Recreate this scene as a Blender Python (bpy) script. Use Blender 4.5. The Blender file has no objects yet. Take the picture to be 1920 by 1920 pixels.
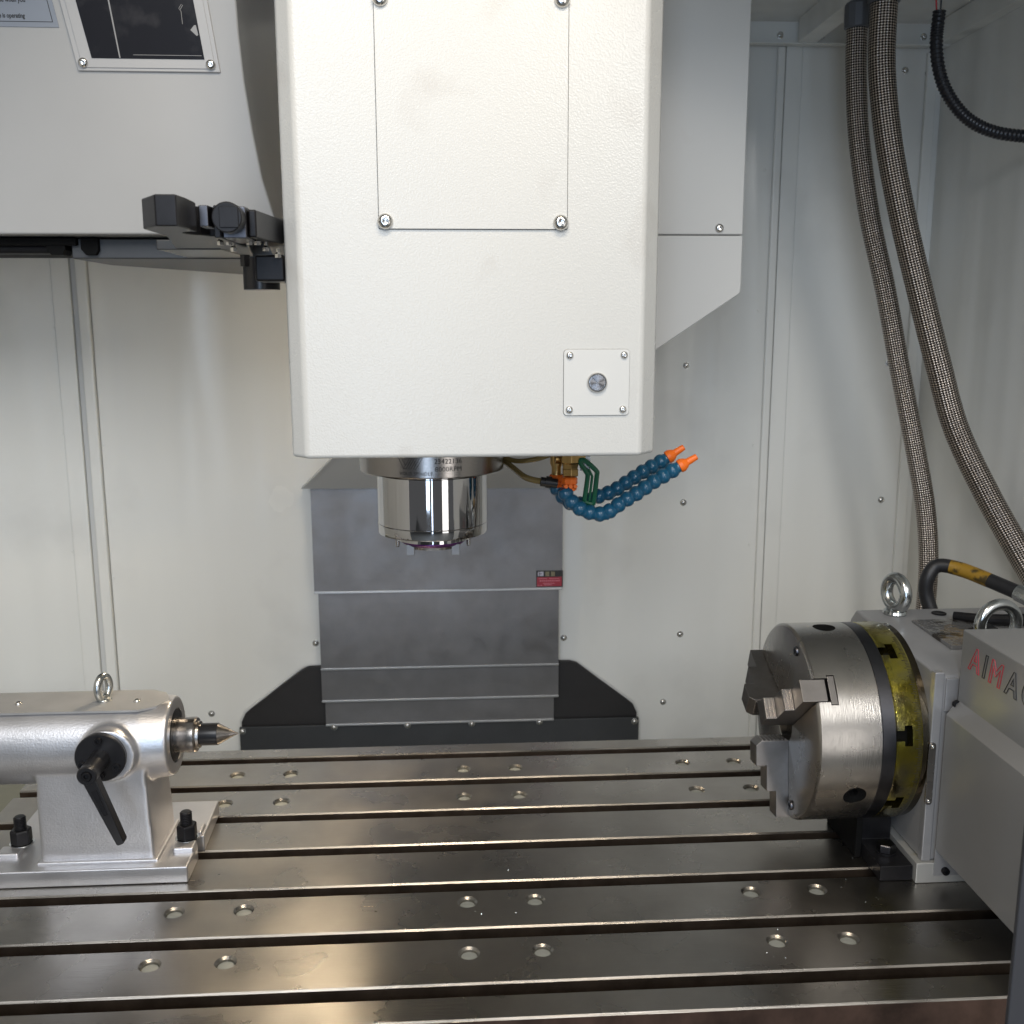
import bpy, bmesh, math, random
from mathutils import Matrix, Vector
random.seed(7)
PI = math.pi
S = bpy.context.scene
COL = S.collection

# ------------------------------------------------------------------ camera, world, lamps, exposure
cd = bpy.data.cameras.new('camera'); cam = bpy.data.objects.new('camera', cd); COL.objects.link(cam)
S.camera = cam
cd.sensor_fit = 'HORIZONTAL'; cd.sensor_width = 36.0; cd.lens = 36.0
cd.clip_start = 0.02; cd.clip_end = 60
_ya, _pi, _ro = math.radians(3.5), math.radians(10.6), math.radians(-0.12)
_f = Vector((math.sin(_ya)*math.cos(_pi), math.cos(_ya)*math.cos(_pi), -math.sin(_pi)))
_r = Vector((math.cos(_ya), -math.sin(_ya), 0)); _u = _r.cross(_f)
_r2 = _r*math.cos(_ro)+_u*math.sin(_ro); _u2 = -_r*math.sin(_ro)+_u*math.cos(_ro)
cam.matrix_world = Matrix(((_r2.x, _u2.x, -_f.x, 0), (_r2.y, _u2.y, -_f.y, 0), (_r2.z, _u2.z, -_f.z, 0.69), (0, 0, 0, 1)))
cd.dof.use_dof = True; cd.dof.focus_distance = 1.25; cd.dof.aperture_fstop = 9.0

wd = bpy.data.worlds.new('World'); S.world = wd; wd.use_nodes = True
bg = wd.node_tree.nodes['Background']; bg.inputs[0].default_value = (0.97, 0.98, 1.0, 1); bg.inputs[1].default_value = 0.125

def area(name, loc, target, sx, sy, energy, color, spread=180):
    l = bpy.data.lights.new(name, 'AREA'); l.shape = 'RECTANGLE'; l.size = sx; l.size_y = sy
    l.energy = energy; l.color = color; l.spread = math.radians(spread)
    o = bpy.data.objects.new(name, l); COL.objects.link(o); o.location = loc
    o.rotation_euler = (Vector(target)-Vector(loc)).to_track_quat('-Z', 'Y').to_euler()
    return o
area('window_light_left', (-0.90, -1.8, 2.35), (-0.1, 1.3, 0.45), 1.1, 1.6, 45, (0.97, 0.985, 1.0))
area('window_light_right', (1.0, -2.2, 2.3), (0.1, 1.4, 0.45), 0.8, 1.5, 46, (1.0, 0.98, 0.95))
area('doorway_light_left', (-0.52, -2.1, 0.95), (-0.1, 1.2, 0.7), 0.42, 2.3, 20, (0.62, 0.78, 1.0))
area('doorway_light_centre', (-0.02, -3.2, 0.35), (0.0, 1.3, 0.5), 0.16, 2.6, 9, (0.62, 0.78, 1.0))
area('doorway_light_right', (2.3, -3.2, 0.0), (0.5, 1.2, 0.2), 1.1, 2.0, 20, (1.0, 0.96, 0.92))
area('overhead_lamp', (0.12, 0.35, 1.75), (0.05, 1.25, 0.0), 0.8, 0.12, 12, (1.0, 0.84, 0.64))
area('column_lamp', (-0.165, 1.66, 0.66), (-0.12, 1.25, 0.0), 0.07, 0.08, 2.6, (1.0, 0.80, 0.55), 110)
S.view_settings.view_transform = 'Standard'; S.view_settings.look = 'None'
S.view_settings.exposure = -0.02; S.view_settings.gamma = 1.0
S.render.resolution_x = 1024; S.render.resolution_y = 1024

# ------------------------------------------------------------------ materials
def nodes_of(m):
    nt = m.node_tree; return nt, nt.nodes, nt.links
def mat(name, col, rough=0.5, metal=0.0, bump=None, var=None, rvar=None, coat=0.0, aniso=0.0, spec=0.5, trans=0.0, stain=None, scratch=None, wave=None):
    """bump=(scale,strength,distance[,kind])  var=(scale,amount)  rvar=(scale,amount)  stain=(scale,colour,lo,hi)  scratch=(strength, stretch axis)"""
    m = bpy.data.materials.new(name); m.use_nodes = True
    nt, N, L = nodes_of(m); b = N['Principled BSDF']
    b.inputs['Base Color'].default_value = (*col, 1); b.inputs['Roughness'].default_value = rough
    b.inputs['Metallic'].default_value = metal; b.inputs['Coat Weight'].default_value = coat
    b.inputs['Coat Roughness'].default_value = 0.15
    b.inputs['Specular IOR Level'].default_value = spec; b.inputs['Anisotropic'].default_value = aniso
    b.inputs['Transmission Weight'].default_value = trans
    tc = N.new('ShaderNodeTexCoord'); gm = N.new('ShaderNodeNewGeometry')
    P = gm.outputs['Position']
    colout = None
    if var:
        n = N.new('ShaderNodeTexNoise'); n.inputs['Scale'].default_value = var[0]; n.inputs['Detail'].default_value = 6
        n.inputs['Roughness'].default_value = 0.6
        if len(var) > 2:
            mp = N.new('ShaderNodeMapping'); mp.inputs['Scale'].default_value = var[2]; L.new(P, mp.inputs['Vector']); L.new(mp.outputs[0], n.inputs['Vector'])
        else: L.new(P, n.inputs['Vector'])
        mr = N.new('ShaderNodeMapRange'); mr.inputs['From Min'].default_value = 0.3; mr.inputs['From Max'].default_value = 0.7
        mr.inputs['To Min'].default_value = 1-var[1]; mr.inputs['To Max'].default_value = 1+var[1]; L.new(n.outputs['Fac'], mr.inputs['Value'])
        mx = N.new('ShaderNodeVectorMath'); mx.operation = 'SCALE'; mx.inputs[0].default_value = col; L.new(mr.outputs[0], mx.inputs['Scale'])
        colout = mx.outputs[0]
    if stain:
        n = N.new('ShaderNodeTexNoise'); n.inputs['Scale'].default_value = stain[0]; n.inputs['Detail'].default_value = 5
        L.new(P, n.inputs['Vector'])
        mr = N.new('ShaderNodeMapRange'); mr.inputs['From Min'].default_value = stain[2]; mr.inputs['From Max'].default_value = stain[3]
        L.new(n.outputs['Fac'], mr.inputs['Value'])
        mx = N.new('ShaderNodeMix'); mx.data_type = 'RGBA'; L.new(mr.outputs[0], mx.inputs[0])
        if colout: L.new(colout, mx.inputs[6])
        else: mx.inputs[6].default_value = (*col, 1)
        mx.inputs[7].default_value = (*stain[1], 1); colout = mx.outputs[2]
    if colout: L.new(colout, b.inputs['Base Color'])
    if rvar:
        n = N.new('ShaderNodeTexNoise'); n.inputs['Scale'].default_value = rvar[0]; n.inputs['Detail'].default_value = 7; L.new(P, n.inputs['Vector'])
        mr = N.new('ShaderNodeMapRange'); mr.interpolation_type = 'SMOOTHSTEP'; mr.inputs['From Min'].default_value = 0.2; mr.inputs['From Max'].default_value = 0.8
        mr.inputs['To Min'].default_value = max(0.03, rough-rvar[1]); mr.inputs['To Max'].default_value = rough+rvar[1]
        L.new(n.outputs['Fac'], mr.inputs['Value']); L.new(mr.outputs[0], b.inputs['Roughness'])
    last = None
    if wave:
        mp = N.new('ShaderNodeMapping'); mp.inputs['Scale'].default_value = wave[0]; L.new(P, mp.inputs['Vector'])
        n = N.new('ShaderNodeTexNoise'); n.inputs['Scale'].default_value = 1; n.inputs['Detail'].default_value = 1; L.new(mp.outputs[0], n.inputs['Vector'])
        bp = N.new('ShaderNodeBump'); bp.inputs['Strength'].default_value = wave[1]; bp.inputs['Distance'].default_value = wave[2]
        L.new(n.outputs['Fac'], bp.inputs['Height']); last = bp.outputs[0]
    if bump:
        kind = bump[3] if len(bump) > 3 else 'noise'
        if kind == 'voronoi':
            n = N.new('ShaderNodeTexVoronoi'); n.feature = 'SMOOTH_F1'; n.inputs['Scale'].default_value = bump[0]; n.inputs['Smoothness'].default_value = 0.8; out = n.outputs['Distance']
            nn = N.new('ShaderNodeTexNoise'); nn.inputs['Scale'].default_value = bump[0]*0.6; L.new(P, nn.inputs['Vector'])
            vm = N.new('ShaderNodeVectorMath'); vm.operation = 'SCALE'; vm.inputs['Scale'].default_value = 1.6/bump[0]; L.new(nn.outputs['Color'], vm.inputs[0])
            va = N.new('ShaderNodeVectorMath'); va.operation = 'ADD'; L.new(P, va.inputs[0]); L.new(vm.outputs[0], va.inputs[1]); L.new(va.outputs[0], n.inputs['Vector'])
        else:
            n = N.new('ShaderNodeTexNoise'); n.inputs['Scale'].default_value = bump[0]; n.inputs['Detail'].default_value = 3; out = n.outputs['Fac']; L.new(P, n.inputs['Vector'])
        bp = N.new('ShaderNodeBump'); bp.inputs['Strength'].default_value = bump[1]; bp.inputs['Distance'].default_value = bump[2]
        L.new(out, bp.inputs['Height'])
        if last: L.new(last, bp.inputs['Normal'])
        last = bp.outputs[0]
    if scratch:
        mp = N.new('ShaderNodeMapping'); mp.inputs['Scale'].default_value = scratch[1]; L.new(P, mp.inputs['Vector'])
        n = N.new('ShaderNodeTexNoise'); n.inputs['Scale'].default_value = 1; n.inputs['Detail'].default_value = 4; L.new(mp.outputs[0], n.inputs['Vector'])
        bp = N.new('ShaderNodeBump'); bp.inputs['Strength'].default_value = scratch[0]; bp.inputs['Distance'].default_value = 0.0005
        L.new(n.outputs['Fac'], bp.inputs['Height'])
        if last: L.new(last, bp.inputs['Normal'])
        last = bp.outputs[0]
    if last: L.new(last, b.inputs['Normal'])
    return m

M = {}
M['head'] = mat('textured_white_paint', (0.61, 0.612, 0.592), 0.27, bump=(500, 0.36, 0.0005, 'voronoi'), stain=(11, (0.50, 0.48, 0.45), 0.60, 0.86), rvar=(5, 0.05))
M['plate'] = mat('smooth_white_paint', (0.64, 0.645, 0.63), 0.34, bump=(500, 0.16, 0.0004), stain=(16, (0.62, 0.58, 0.50), 0.64, 0.84))
M['wall'] = mat('enclosure_grey_white_paint', (0.775, 0.77, 0.73), 0.22, bump=(260, 0.10, 0.0005), stain=(5, (0.62, 0.61, 0.58), 0.55, 0.95), rvar=(4, 0.06), wave=((9, 9, 1.0), 1.0, 0.018))
M['cover'] = mat('side_cover_white_paint', (0.60, 0.60, 0.585), 0.30, wave=((6, 6, 2), 0.5, 0.006), bump=(120, 0.08, 0.0004), stain=(8, (0.55, 0.53, 0.50), 0.64, 0.84))
M['magazine'] = mat('magazine_grey_white_paint', (0.41, 0.41, 0.405), 0.34, wave=((4, 4, 4), 0.5, 0.008), bump=(100, 0.06, 0.0004), var=(3, 0.04))
M['frame'] = mat('window_frame_paint', (0.45, 0.45, 0.45), 0.3, coat=0.2)
M['gap_shade'] = mat('painted_gap_shade', (0.06, 0.06, 0.06), 0.7)  # dark colour standing in for the shaded joint behind raised plates
M['table'] = mat('ground_cast_iron', (0.34, 0.322, 0.297), 0.30, 1.0, rvar=(9, 0.09), var=(6, 0.16), bump=(70, 0.05, 0.0006), scratch=(0.35, (14, 900, 900)))
M['slot'] = mat('slot_wall_iron', (0.17, 0.13, 0.10), 0.45, 1.0, var=(25, 0.3), scratch=(0.4, (14, 600, 600)))
M['rust'] = mat('oxidised_table_edge', (0.085, 0.052, 0.04), 0.45, 0.6, var=(18, 0.5), bump=(60, 0.2, 0.001))
M['plug'] = mat('white_nylon_plug', (0.26, 0.27, 0.25), 0.45)
M['cast'] = mat('silver_casting_paint', (0.56, 0.56, 0.58), 0.36, 0.85, bump=(420, 0.30, 0.0007), var=(12, 0.08), rvar=(15, 0.06), scratch=(0.25, (60, 60, 500)))
M['ground_steel'] = mat('machined_steel', (0.36, 0.34, 0.325), 0.27, 1.0, rvar=(20, 0.06), var=(14, 0.1), scratch=(0.25, (60, 1200, 1200)))
M['chuck'] = mat('turned_steel', (0.44, 0.42, 0.395), 0.27, 1.0, rvar=(12, 0.05), var=(8, 0.12), scratch=(0.35, (1100, 50, 50)))
M['chuck_face'] = mat('ground_chuck_face', (0.20, 0.195, 0.19), 0.36, 1.0, var=(10, 0.1), rvar=(14, 0.05))
M['dark_ring'] = mat('dark_adapter_steel', (0.10, 0.10, 0.11), 0.32, 1.0, var=(20, 0.15))
M['jaw'] = mat('jaw_steel', (0.27, 0.255, 0.245), 0.36, 1.0, var=(25, 0.15), bump=(300, 0.05, 0.0004))
M['mirror'] = mat('polished_spindle_steel', (0.50, 0.50, 0.51), 0.045, 1.0, bump=(160, 0.03, 0.0003), rvar=(18, 0.025))
M['flange'] = mat('brushed_spindle_flange', (0.31, 0.295, 0.285), 0.22, 1.0, scratch=(0.2, (60, 60, 1600)), rvar=(14, 0.04))
M['chrome'] = mat('bright_steel', (0.62, 0.61, 0.59), 0.16, 1.0)
M['zinc'] = mat('zinc_plated_steel', (0.55, 0.57, 0.57), 0.22, 1.0, bump=(120, 0.15, 0.0008), rvar=(40, 0.08))
M['black'] = mat('black_oxide_steel', (0.014, 0.014, 0.016), 0.36, 0.3, spec=0.25, bump=(300, 0.05, 0.0003), var=(30, 0.3))
M['black_gloss'] = mat('black_gloss_plastic', (0.012, 0.012, 0.014), 0.28, bump=(300, 0.08, 0.0003))
M['black_dull'] = mat('black_matt_metal', (0.006, 0.006, 0.006), 0.6, spec=0.06, var=(30, 0.3))
M['arm_under'] = mat('blackened_arm_underside', (0.07, 0.068, 0.065), 0.28, 0.8)
M['way'] = mat('dull_steel_way_cover', (0.225, 0.218, 0.218), 0.40, 0.75, var=(13, 0.10), wave=((8, 8, 3), 0.7, 0.006), rvar=(30, 0.10), bump=(40, 0.05, 0.001), scratch=(0.2, (12, 60, 500)))
M['way_edge'] = mat('way_cover_lip', (0.5, 0.5, 0.5), 0.3, 0.9)
M['apron'] = mat('dark_apron_sheet', (0.065, 0.067, 0.07), 0.42, 0.5, var=(6, 0.15))
M['apron_dark'] = mat('dark_recess_sheet', (0.028, 0.026, 0.026), 0.5, 0.2, var=(6, 0.2))
M['sealant'] = mat('white_sealant', (0.62, 0.62, 0.60), 0.5, bump=(120, 0.5, 0.002))
M['body'] = mat('grey_enamel', (0.25, 0.25, 0.255), 0.30, bump=(180, 0.12, 0.0006), var=(5, 0.08), coat=0.3)
M['body_light'] = mat('light_grey_machined_plate', (0.40, 0.40, 0.41), 0.34, 0.5, var=(8, 0.08))
M['motor_cover'] = mat('grey_sheet_cover', (0.215, 0.215, 0.215), 0.36, bump=(220, 0.06, 0.0005), var=(4, 0.06), coat=0.15)
M['foot'] = mat('milled_aluminium_foot', (0.60, 0.60, 0.58), 0.35, 0.6, stain=(30, (0.42, 0.36, 0.14), 0.6, 0.75))
M['oil'] = mat('oily_yellow_faceplate', (0.40, 0.34, 0.04), 0.19, 1.0, bump=(150, 0.55, 0.0014), stain=(26, (0.20, 0.18, 0.12), 0.42, 0.66), coat=0.5, rvar=(60, 0.08))
M['oil_dark'] = mat('oily_brown_hub', (0.055, 0.042, 0.022), 0.2, 0.9, bump=(200, 0.3, 0.001), coat=0.6)
M['wet'] = mat('oil_wet_plate', (0.30, 0.30, 0.30), 0.10, 0.6, bump=(45, 0.5, 0.003), stain=(40, (0.07, 0.06, 0.05), 0.52, 0.6))
M['blue'] = mat('blue_hose_plastic', (0.006, 0.085, 0.165), 0.28, coat=0.2)
M['orange'] = mat('orange_nozzle_plastic', (0.85, 0.16, 0.012), 0.42)
M['brass'] = mat('brass', (0.45, 0.30, 0.12), 0.3, 1.0, bump=(150, 0.2, 0.0006), var=(40, 0.25))
M['green'] = mat('green_vinyl_handle', (0.004, 0.10, 0.045), 0.35)
M['airline'] = mat('translucent_olive_tube', (0.20, 0.14, 0.045), 0.25, 0.1, coat=0.6)
M['rubber'] = mat('black_rubber_hose', (0.015, 0.015, 0.017), 0.45, bump=(200, 0.1, 0.0004))
M['yellow'] = mat('yellow_hose_print', (0.30, 0.17, 0.015), 0.45, stain=(60, (0.06, 0.04, 0.01), 0.5, 0.6))
M['conduit'] = mat('corrugated_black_nylon', (0.008, 0.009, 0.014), 0.3)
M['red_wire'] = mat('red_wire', (0.45, 0.01, 0.015), 0.4)
M['grey_gland'] = mat('grey_gland', (0.10, 0.105, 0.115), 0.45)
M['red_ink'] = mat('red_lettering', (0.5, 0.03, 0.05), 0.4)
M['black_ink'] = mat('black_lettering', (0.015, 0.015, 0.015), 0.4)
M['engrave'] = mat('engraved_marking', (0.03, 0.028, 0.027), 0.6)
M['sticker_red'] = mat('sticker_red', (0.36, 0.028, 0.05), 0.35)
M['sticker_pink'] = mat('sticker_pink', (0.62, 0.22, 0.27), 0.4)
M['sticker_black'] = mat('sticker_black', (0.02, 0.018, 0.018), 0.35)
M['sticker_white'] = mat('sticker_white', (0.55, 0.53, 0.62), 0.4)
M['sticker_gold'] = mat('sticker_gold', (0.32, 0.28, 0.16), 0.4)
M['sign'] = mat('sign_blue_grey', (0.27, 0.30, 0.35), 0.22, stain=(6, (0.42, 0.45, 0.49), 0.5, 0.62), coat=0.4)
M['pad'] = mat('machined_pad', (0.42, 0.42, 0.42), 0.42, 0.55, var=(20, 0.08), scratch=(0.3, (30, 900, 900)))
M['dark_window'] = mat('dark_acrylic_window', (0.016, 0.017, 0.022), 0.10, stain=(28, (0.05, 0.05, 0.055), 0.55, 0.8), coat=0.3, spec=0.4)
M['edge_and_reflection'] = mat('pale_reveal_and_reflection', (0.30, 0.30, 0.30), 0.4)
M['post'] = mat('dark_door_post', (0.045, 0.047, 0.055), 0.45)
M['bed'] = mat('olive_grey_bed', (0.20, 0.20, 0.155), 0.5, var=(6, 0.15))
M['purple'] = mat('purple_seal_ring', (0.10, 0.015, 0.13), 0.3, 0.5)
M['floor'] = mat('workshop_floor', (0.16, 0.17, 0.17), 0.5, var=(2, 0.15))

def braid_mat():
    m = bpy.data.materials.new('braided_steel_sleeve'); m.use_nodes = True
    nt, N, L = nodes_of(m); b = N['Principled BSDF']
    b.inputs['Metallic'].default_value = 1.0; b.inputs['Roughness'].default_value = 0.30
    uv = N.new('ShaderNodeUVMap'); uv.uv_map = 'UVMap'; sp = N.new('ShaderNodeSeparateXYZ'); L.new(uv.outputs[0], sp.inputs[0])
    def mth(op, a, bb=None):
        n = N.new('ShaderNodeMath'); n.operation = op
        for i, x in enumerate((a, bb)):
            if x is None: continue
            if isinstance(x, (int, float)): n.inputs[i].default_value = x
            else: L.new(x, n.inputs[i])
        return n.outputs[0]
    U = mth('MULTIPLY', sp.outputs['X'], 2*PI*13); V = mth('MULTIPLY', sp.outputs['Y'], 2*PI/0.0080)
    s1 = mth('SINE', mth('ADD', U, V)); s2 = mth('SINE', mth('SUBTRACT', U, V))
    h = mth('MULTIPLY', s1, s2)
    bp = N.new('ShaderNodeBump'); bp.inputs['Strength'].default_value = 0.7; bp.inputs['Distance'].default_value = 0.0010
    L.new(h, bp.inputs['Height']); L.new(bp.outputs[0], b.inputs['Normal'])
    mr = N.new('ShaderNodeMapRange'); mr.inputs['From Min'].default_value = -0.3; mr.inputs['From Max'].default_value = 0.7; L.new(h, mr.inputs['Value'])
    mx = N.new('ShaderNodeMix'); mx.data_type = 'RGBA'; L.new(mr.outputs[0], mx.inputs[0])
    mx.inputs[6].default_value = (0.035, 0.028, 0.024, 1); mx.inputs[7].default_value = (0.80, 0.70, 0.62, 1); L.new(mx.outputs[2], b.inputs['Base Color'])
    return m
M['braid'] = braid_mat()

# ------------------------------------------------------------------ mesh helpers
WM = {}
class MB:
    def __init__(s): s.v = []; s.f = []; s.uv = None
    def add(s, vs, fs):
        o = len(s.v); s.v += [Vector(p) for p in vs]; s.f += [tuple(i+o for i in f) for f in fs]; return s
    def box(s, x0, x1, y0, y1, z0, z1):
        return s.add([(x0,y0,z0),(x1,y0,z0),(x1,y1,z0),(x0,y1,z0),(x0,y0,z1),(x1,y0,z1),(x1,y1,z1),(x0,y1,z1)],
                     [(0,3,2,1),(4,5,6,7),(0,1,5,4),(1,2,6,5),(2,3,7,6),(3,0,4,7)])
    def prism(s, pts, axis, a, b):
        """pts: polygon in the two other axes (cyclic order x,y,z without axis)"""
        def mk(p, t):
            return {'x': (t, p[0], p[1]), 'y': (p[0], t, p[1]), 'z': (p[0], p[1], t)}[axis]
        n = len(pts)
        vs = [mk(p, a) for p in pts]+[mk(p, b) for p in pts]
        return s.add(vs, [tuple(range(n))[::-1], tuple(range(n, 2*n))]+[(i, (i+1) % n, n+(i+1) % n, n+i) for i in range(n)])
    def lathe(s, prof, origin=(0,0,0), axis=(0,0,1), n=32, hexes=()):
        """prof: list of (r, h); index in hexes -> that ring is a hexagon"""
        ax = Vector(axis).normalized(); t = Vector((1,0,0)) if abs(ax.x) < .9 else Vector((0,1,0))
        u = ax.cross(t).normalized(); w = ax.cross(u); O = Vector(origin); vs = []; fs = []
        for k, (r, h) in enumerate(prof):
            for i in range(n):
                a = 2*PI*i/n; rr = r
                if k in hexes: rr = r*math.cos(PI/6)/math.cos(((a+PI/6) % (PI/3))-PI/6)
                vs.append(O+ax*h+(u*math.cos(a)+w*math.sin(a))*rr)
        for k in range(len(prof)-1):
            for i in range(n):
                j = (i+1) % n; fs.append((k*n+i, k*n+j, (k+1)*n+j, (k+1)*n+i))
        if prof[0][0] > 1e-6: fs.append(tuple(range(n))[::-1])
        if prof[-1][0] > 1e-6: fs.append(tuple(range((len(prof)-1)*n, len(prof)*n)))
        return s.add(vs, fs)
    def cyl(s, p, q, r, r2=None, n=24):
        d = Vector(q)-Vector(p); return s.lathe([(r, 0), (r if r2 is None else r2, d.length)], p, d, n)
    def tube(s, path, r, n=16, rf=None, closed=False):
        P = [Vector(p) for p in path]; m = len(P); vs = []; fs = []; uvs = []
        T = []
        for i in range(m):
            a = P[(i-1) % m] if (closed or i > 0) else P[0]; b = P[(i+1) % m] if (closed or i < m-1) else P[-1]
            T.append((b-a).normalized())
        t = Vector((0, 1, 0)) if abs(T[0].y) < .9 else Vector((1, 0, 0)); u = T[0].cross(t).normalized(); L = 0; lens = []
        for i in range(m):
            u = (u-T[i]*u.dot(T[i])).normalized(); w = T[i].cross(u)
            if i: L += (P[i]-P[i-1]).length
            lens.append(L)
            rr = rf(i, L) if rf else r
            for k in range(n):
                a = 2*PI*k/n; vs.append(P[i]+(u*math.cos(a)+w*math.sin(a))*rr)
        o = len(s.v)
        for i in range(m if closed else m-1):
            for k in range(n):
                j = (k+1) % n; i2 = (i+1) % m; fs.append((i*n+k, i*n+j, i2*n+j, i2*n+k)); uvs.append(((k/n, lens[i]), ((k+1)/n, lens[i]), ((k+1)/n, lens[i2]), (k/n, lens[i2])))
        if not closed:
            fs.append(tuple(range(n))[::-1]); uvs.append(tuple((0, 0) for _ in range(n)))
            fs.append(tuple(range((m-1)*n, m*n))); uvs.append(tuple((0, 0) for _ in range(n)))
        if s.uv is None and not s.f: s.uv = []
        s.add(vs, fs)
        if s.uv is not None: s.uv += uvs
        return s
    def mesh(s, name, centre, smooth=40, recalc=True):
        me = bpy.data.meshes.new(name); me.from_pydata([tuple(p-centre) for p in s.v], [], s.f)
        if s.uv and len(s.uv) == len(me.polygons):
            lay = me.uv_layers.new(name='UVMap'); i = 0
            for uvp in s.uv:
                for c in uvp: lay.data[i].uv = c; i += 1
        if recalc:
            bm = bmesh.new(); bm.from_mesh(me); bmesh.ops.recalc_face_normals(bm, faces=bm.faces); bm.to_mesh(me); bm.free()
        for p in me.polygons: p.use_smooth = True
        me.set_sharp_from_angle(angle=math.radians(smooth))
        return me

def tagk(o, label=None, cat=None, group=None, kind=None):
    if label: o['label'] = label
    if cat: o['category'] = cat
    if group: o['group'] = group
    if kind: o['kind'] = kind
    return o
def put(o, parent, w):
    COL.objects.link(o); WM[o] = w
    if parent is not None:
        o.parent = parent; loc = WM[parent].inverted() @ w
    else: loc = w
    o.matrix_local = loc if parent is not None else w
    o.matrix_basis = loc
    return o
def thing(name, label, cat, loc, group=None):
    o = bpy.data.objects.new(name, None); o.empty_display_size = 0.05
    put(o, None, Matrix.Translation(loc)); return tagk(o, label, cat, group)
def build(mb, name, m, parent=None, bevel=0, seg=2, smooth=27, label=None, cat=None, kind=None, group=None, recalc=True):
    lo = Vector([min(p[i] for p in mb.v) for i in range(3)]); hi = Vector([max(p[i] for p in mb.v) for i in range(3)]); c = (lo+hi)/2
    if parent is None: c.z = lo.z
    me = mb.mesh(name, c, smooth, recalc); me.materials.append(M[m] if isinstance(m, str) else m)
    o = bpy.data.objects.new(name, me); put(o, parent, Matrix.Translation(c))
    if bevel:
        bv = o.modifiers.new('bevel', 'BEVEL'); bv.width = bevel; bv.segments = seg; bv.limit_method = 'ANGLE'; bv.angle_limit = math.radians(35); bv.harden_normals = True
    return tagk(o, label, cat, group, kind)
def bake(o, cutters=(), extra=None):
    """boolean-cut o by cutter MBs, applying modifiers"""
    tmp = []
    for c in cutters:
        me = c.mesh('cut', Vector((0,0,0))); t = bpy.data.objects.new('cut', me); COL.objects.link(t); tmp.append(t)
    mods = []
    for t in tmp:
        b = o.modifiers.new('b', 'BOOLEAN'); b.operation = 'DIFFERENCE'; b.object = t; b.solver = 'EXACT'
        o.modifiers.move(len(o.modifiers)-1, len(mods)); mods.append(b)
    bpy.context.view_layer.update()
    dg = bpy.context.evaluated_depsgraph_get(); me = bpy.data.meshes.new_from_object(o.evaluated_get(dg))
    o.modifiers.clear(); o.data = me
    for t in tmp: bpy.data.objects.remove(t)
    return o
def inst(me, name, parent, loc, direction=(0,-1,0), roll=0.0, scale=1.0):
    o = bpy.data.objects.new(name, me)
    q = Vector((0,0,1)).rotation_difference(Vector(direction).normalized())
    w = Matrix.Translation(loc) @ q.to_matrix().to_4x4() @ Matrix.Rotation(roll, 4, 'Z') @ Matrix.Scale(scale, 4)
    return put(o, parent, w)
def smooth_path(pts, k=8, closed=False):
    P = [Vector(p) for p in pts]; out = []
    n = len(P)
    for i in range(n if closed else n-1):
        g = lambda j: P[j % n] if closed else P[max(0, min(n-1, j))]
        p0, p1, p2, p3 = g(i-1), g(i), g(i+1), g(i+2)
        for s in range(k):
            t = s/k
            out.append(0.5*((2*p1)+(p2-p0)*t+(2*p0-5*p1+4*p2-p3)*t*t+(-p0+3*p1-3*p2+p3)*t**3))
    if not closed: out.append(P[-1])
    return out
def rrect(x0, x1, y0, y1, r, n=4):
    pts = []
    for cx, cy, a0 in ((x1-r, y1-r, 0), (x0+r, y1-r, 90), (x0+r, y0+r, 180), (x1-r, y0+r, 270)):
        for k in range(n+1):
            a = math.radians(a0+90*k/n); pts.append((cx+r*math.cos(a), cy+r*math.sin(a)))
    return pts
def text_mesh(s, size, outline=0.0, extrude=0.0003, shear=0.0, spacing=1.0, offset=0.0, sx=1.0):
    c = bpy.data.curves.new('t', 'FONT'); c.body = s; c.size = size; c.shear = shear; c.space_character = spacing; c.offset = offset
    if outline: c.fill_mode = 'NONE'; c.bevel_depth = outline; c.bevel_resolution = 1
    else: c.extrude = extrude
    c.resolution_u = 4
    o = bpy.data.objects.new('t', c); COL.objects.link(o); bpy.context.view_layer.update()
    dg = bpy.context.evaluated_depsgraph_get(); me = bpy.data.meshes.new_from_object(o.evaluated_get(dg))
    vs = [v.co.copy() for v in me.vertices]; fs = [tuple(p.vertices) for p in me.polygons]
    for v in vs: v.x *= sx
    bpy.data.objects.remove(o); bpy.data.curves.remove(c); return vs, fs
def text_on(s, size, fn, name, m, parent, **kw):
    vs, fs = text_mesh(s, size, **kw); mb = MB(); mb.add([fn(v) for v in vs], fs)
    return build(mb, name, m, parent, recalc=False)

# screw meshes (shared)
def button_screw_mesh(r, m='chrome', name='button_screw'):
    mb = MB(); mb.lathe([(r, 0), (r, .12*r), (.92*r, .42*r), (.72*r, .62*r), (.5*r, .70*r), (.44*r, .70*r), (.42*r, .25*r), (.0, .2*r)], n=24, hexes=(5, 6))
    me = mb.mesh(name, Vector()); me.materials.append(M[m]); return me
def cap_screw_mesh(r, m='black', name='cap_screw'):
    mb = MB(); mb.lathe([(r, 0), (r, .9*r), (.92*r, 1.0*r), (.58*r, 1.0*r), (.56*r, .4*r), (0, .35*r)], n=24, hexes=(3, 4))
    me = mb.mesh(name, Vector()); me.materials.append(M[m]); return me
def cross_screw_mesh(r, m='chrome', name='cross_screw'):
    mb = MB(); mb.lathe([(1.25*r, 0), (1.25*r, .12*r), (r, .14*r), (r, .3*r), (.86*r, .62*r), (.5*r, .85*r), (.28*r, .85*r), (0, .45*r)], n=20, hexes=(6,))
    me = mb.mesh(name, Vector()); me.materials.append(M[m]); return me
SC_BIG = button_screw_mesh(.0085); SC_SM = button_screw_mesh(.0042); SC_WALL = cross_screw_mesh(.0052); SC_CAP = cap_screw_mesh(.0048)
SC_CAPS = cap_screw_mesh(.0055, 'dark_ring', 'cap_screw_recessed')

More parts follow.
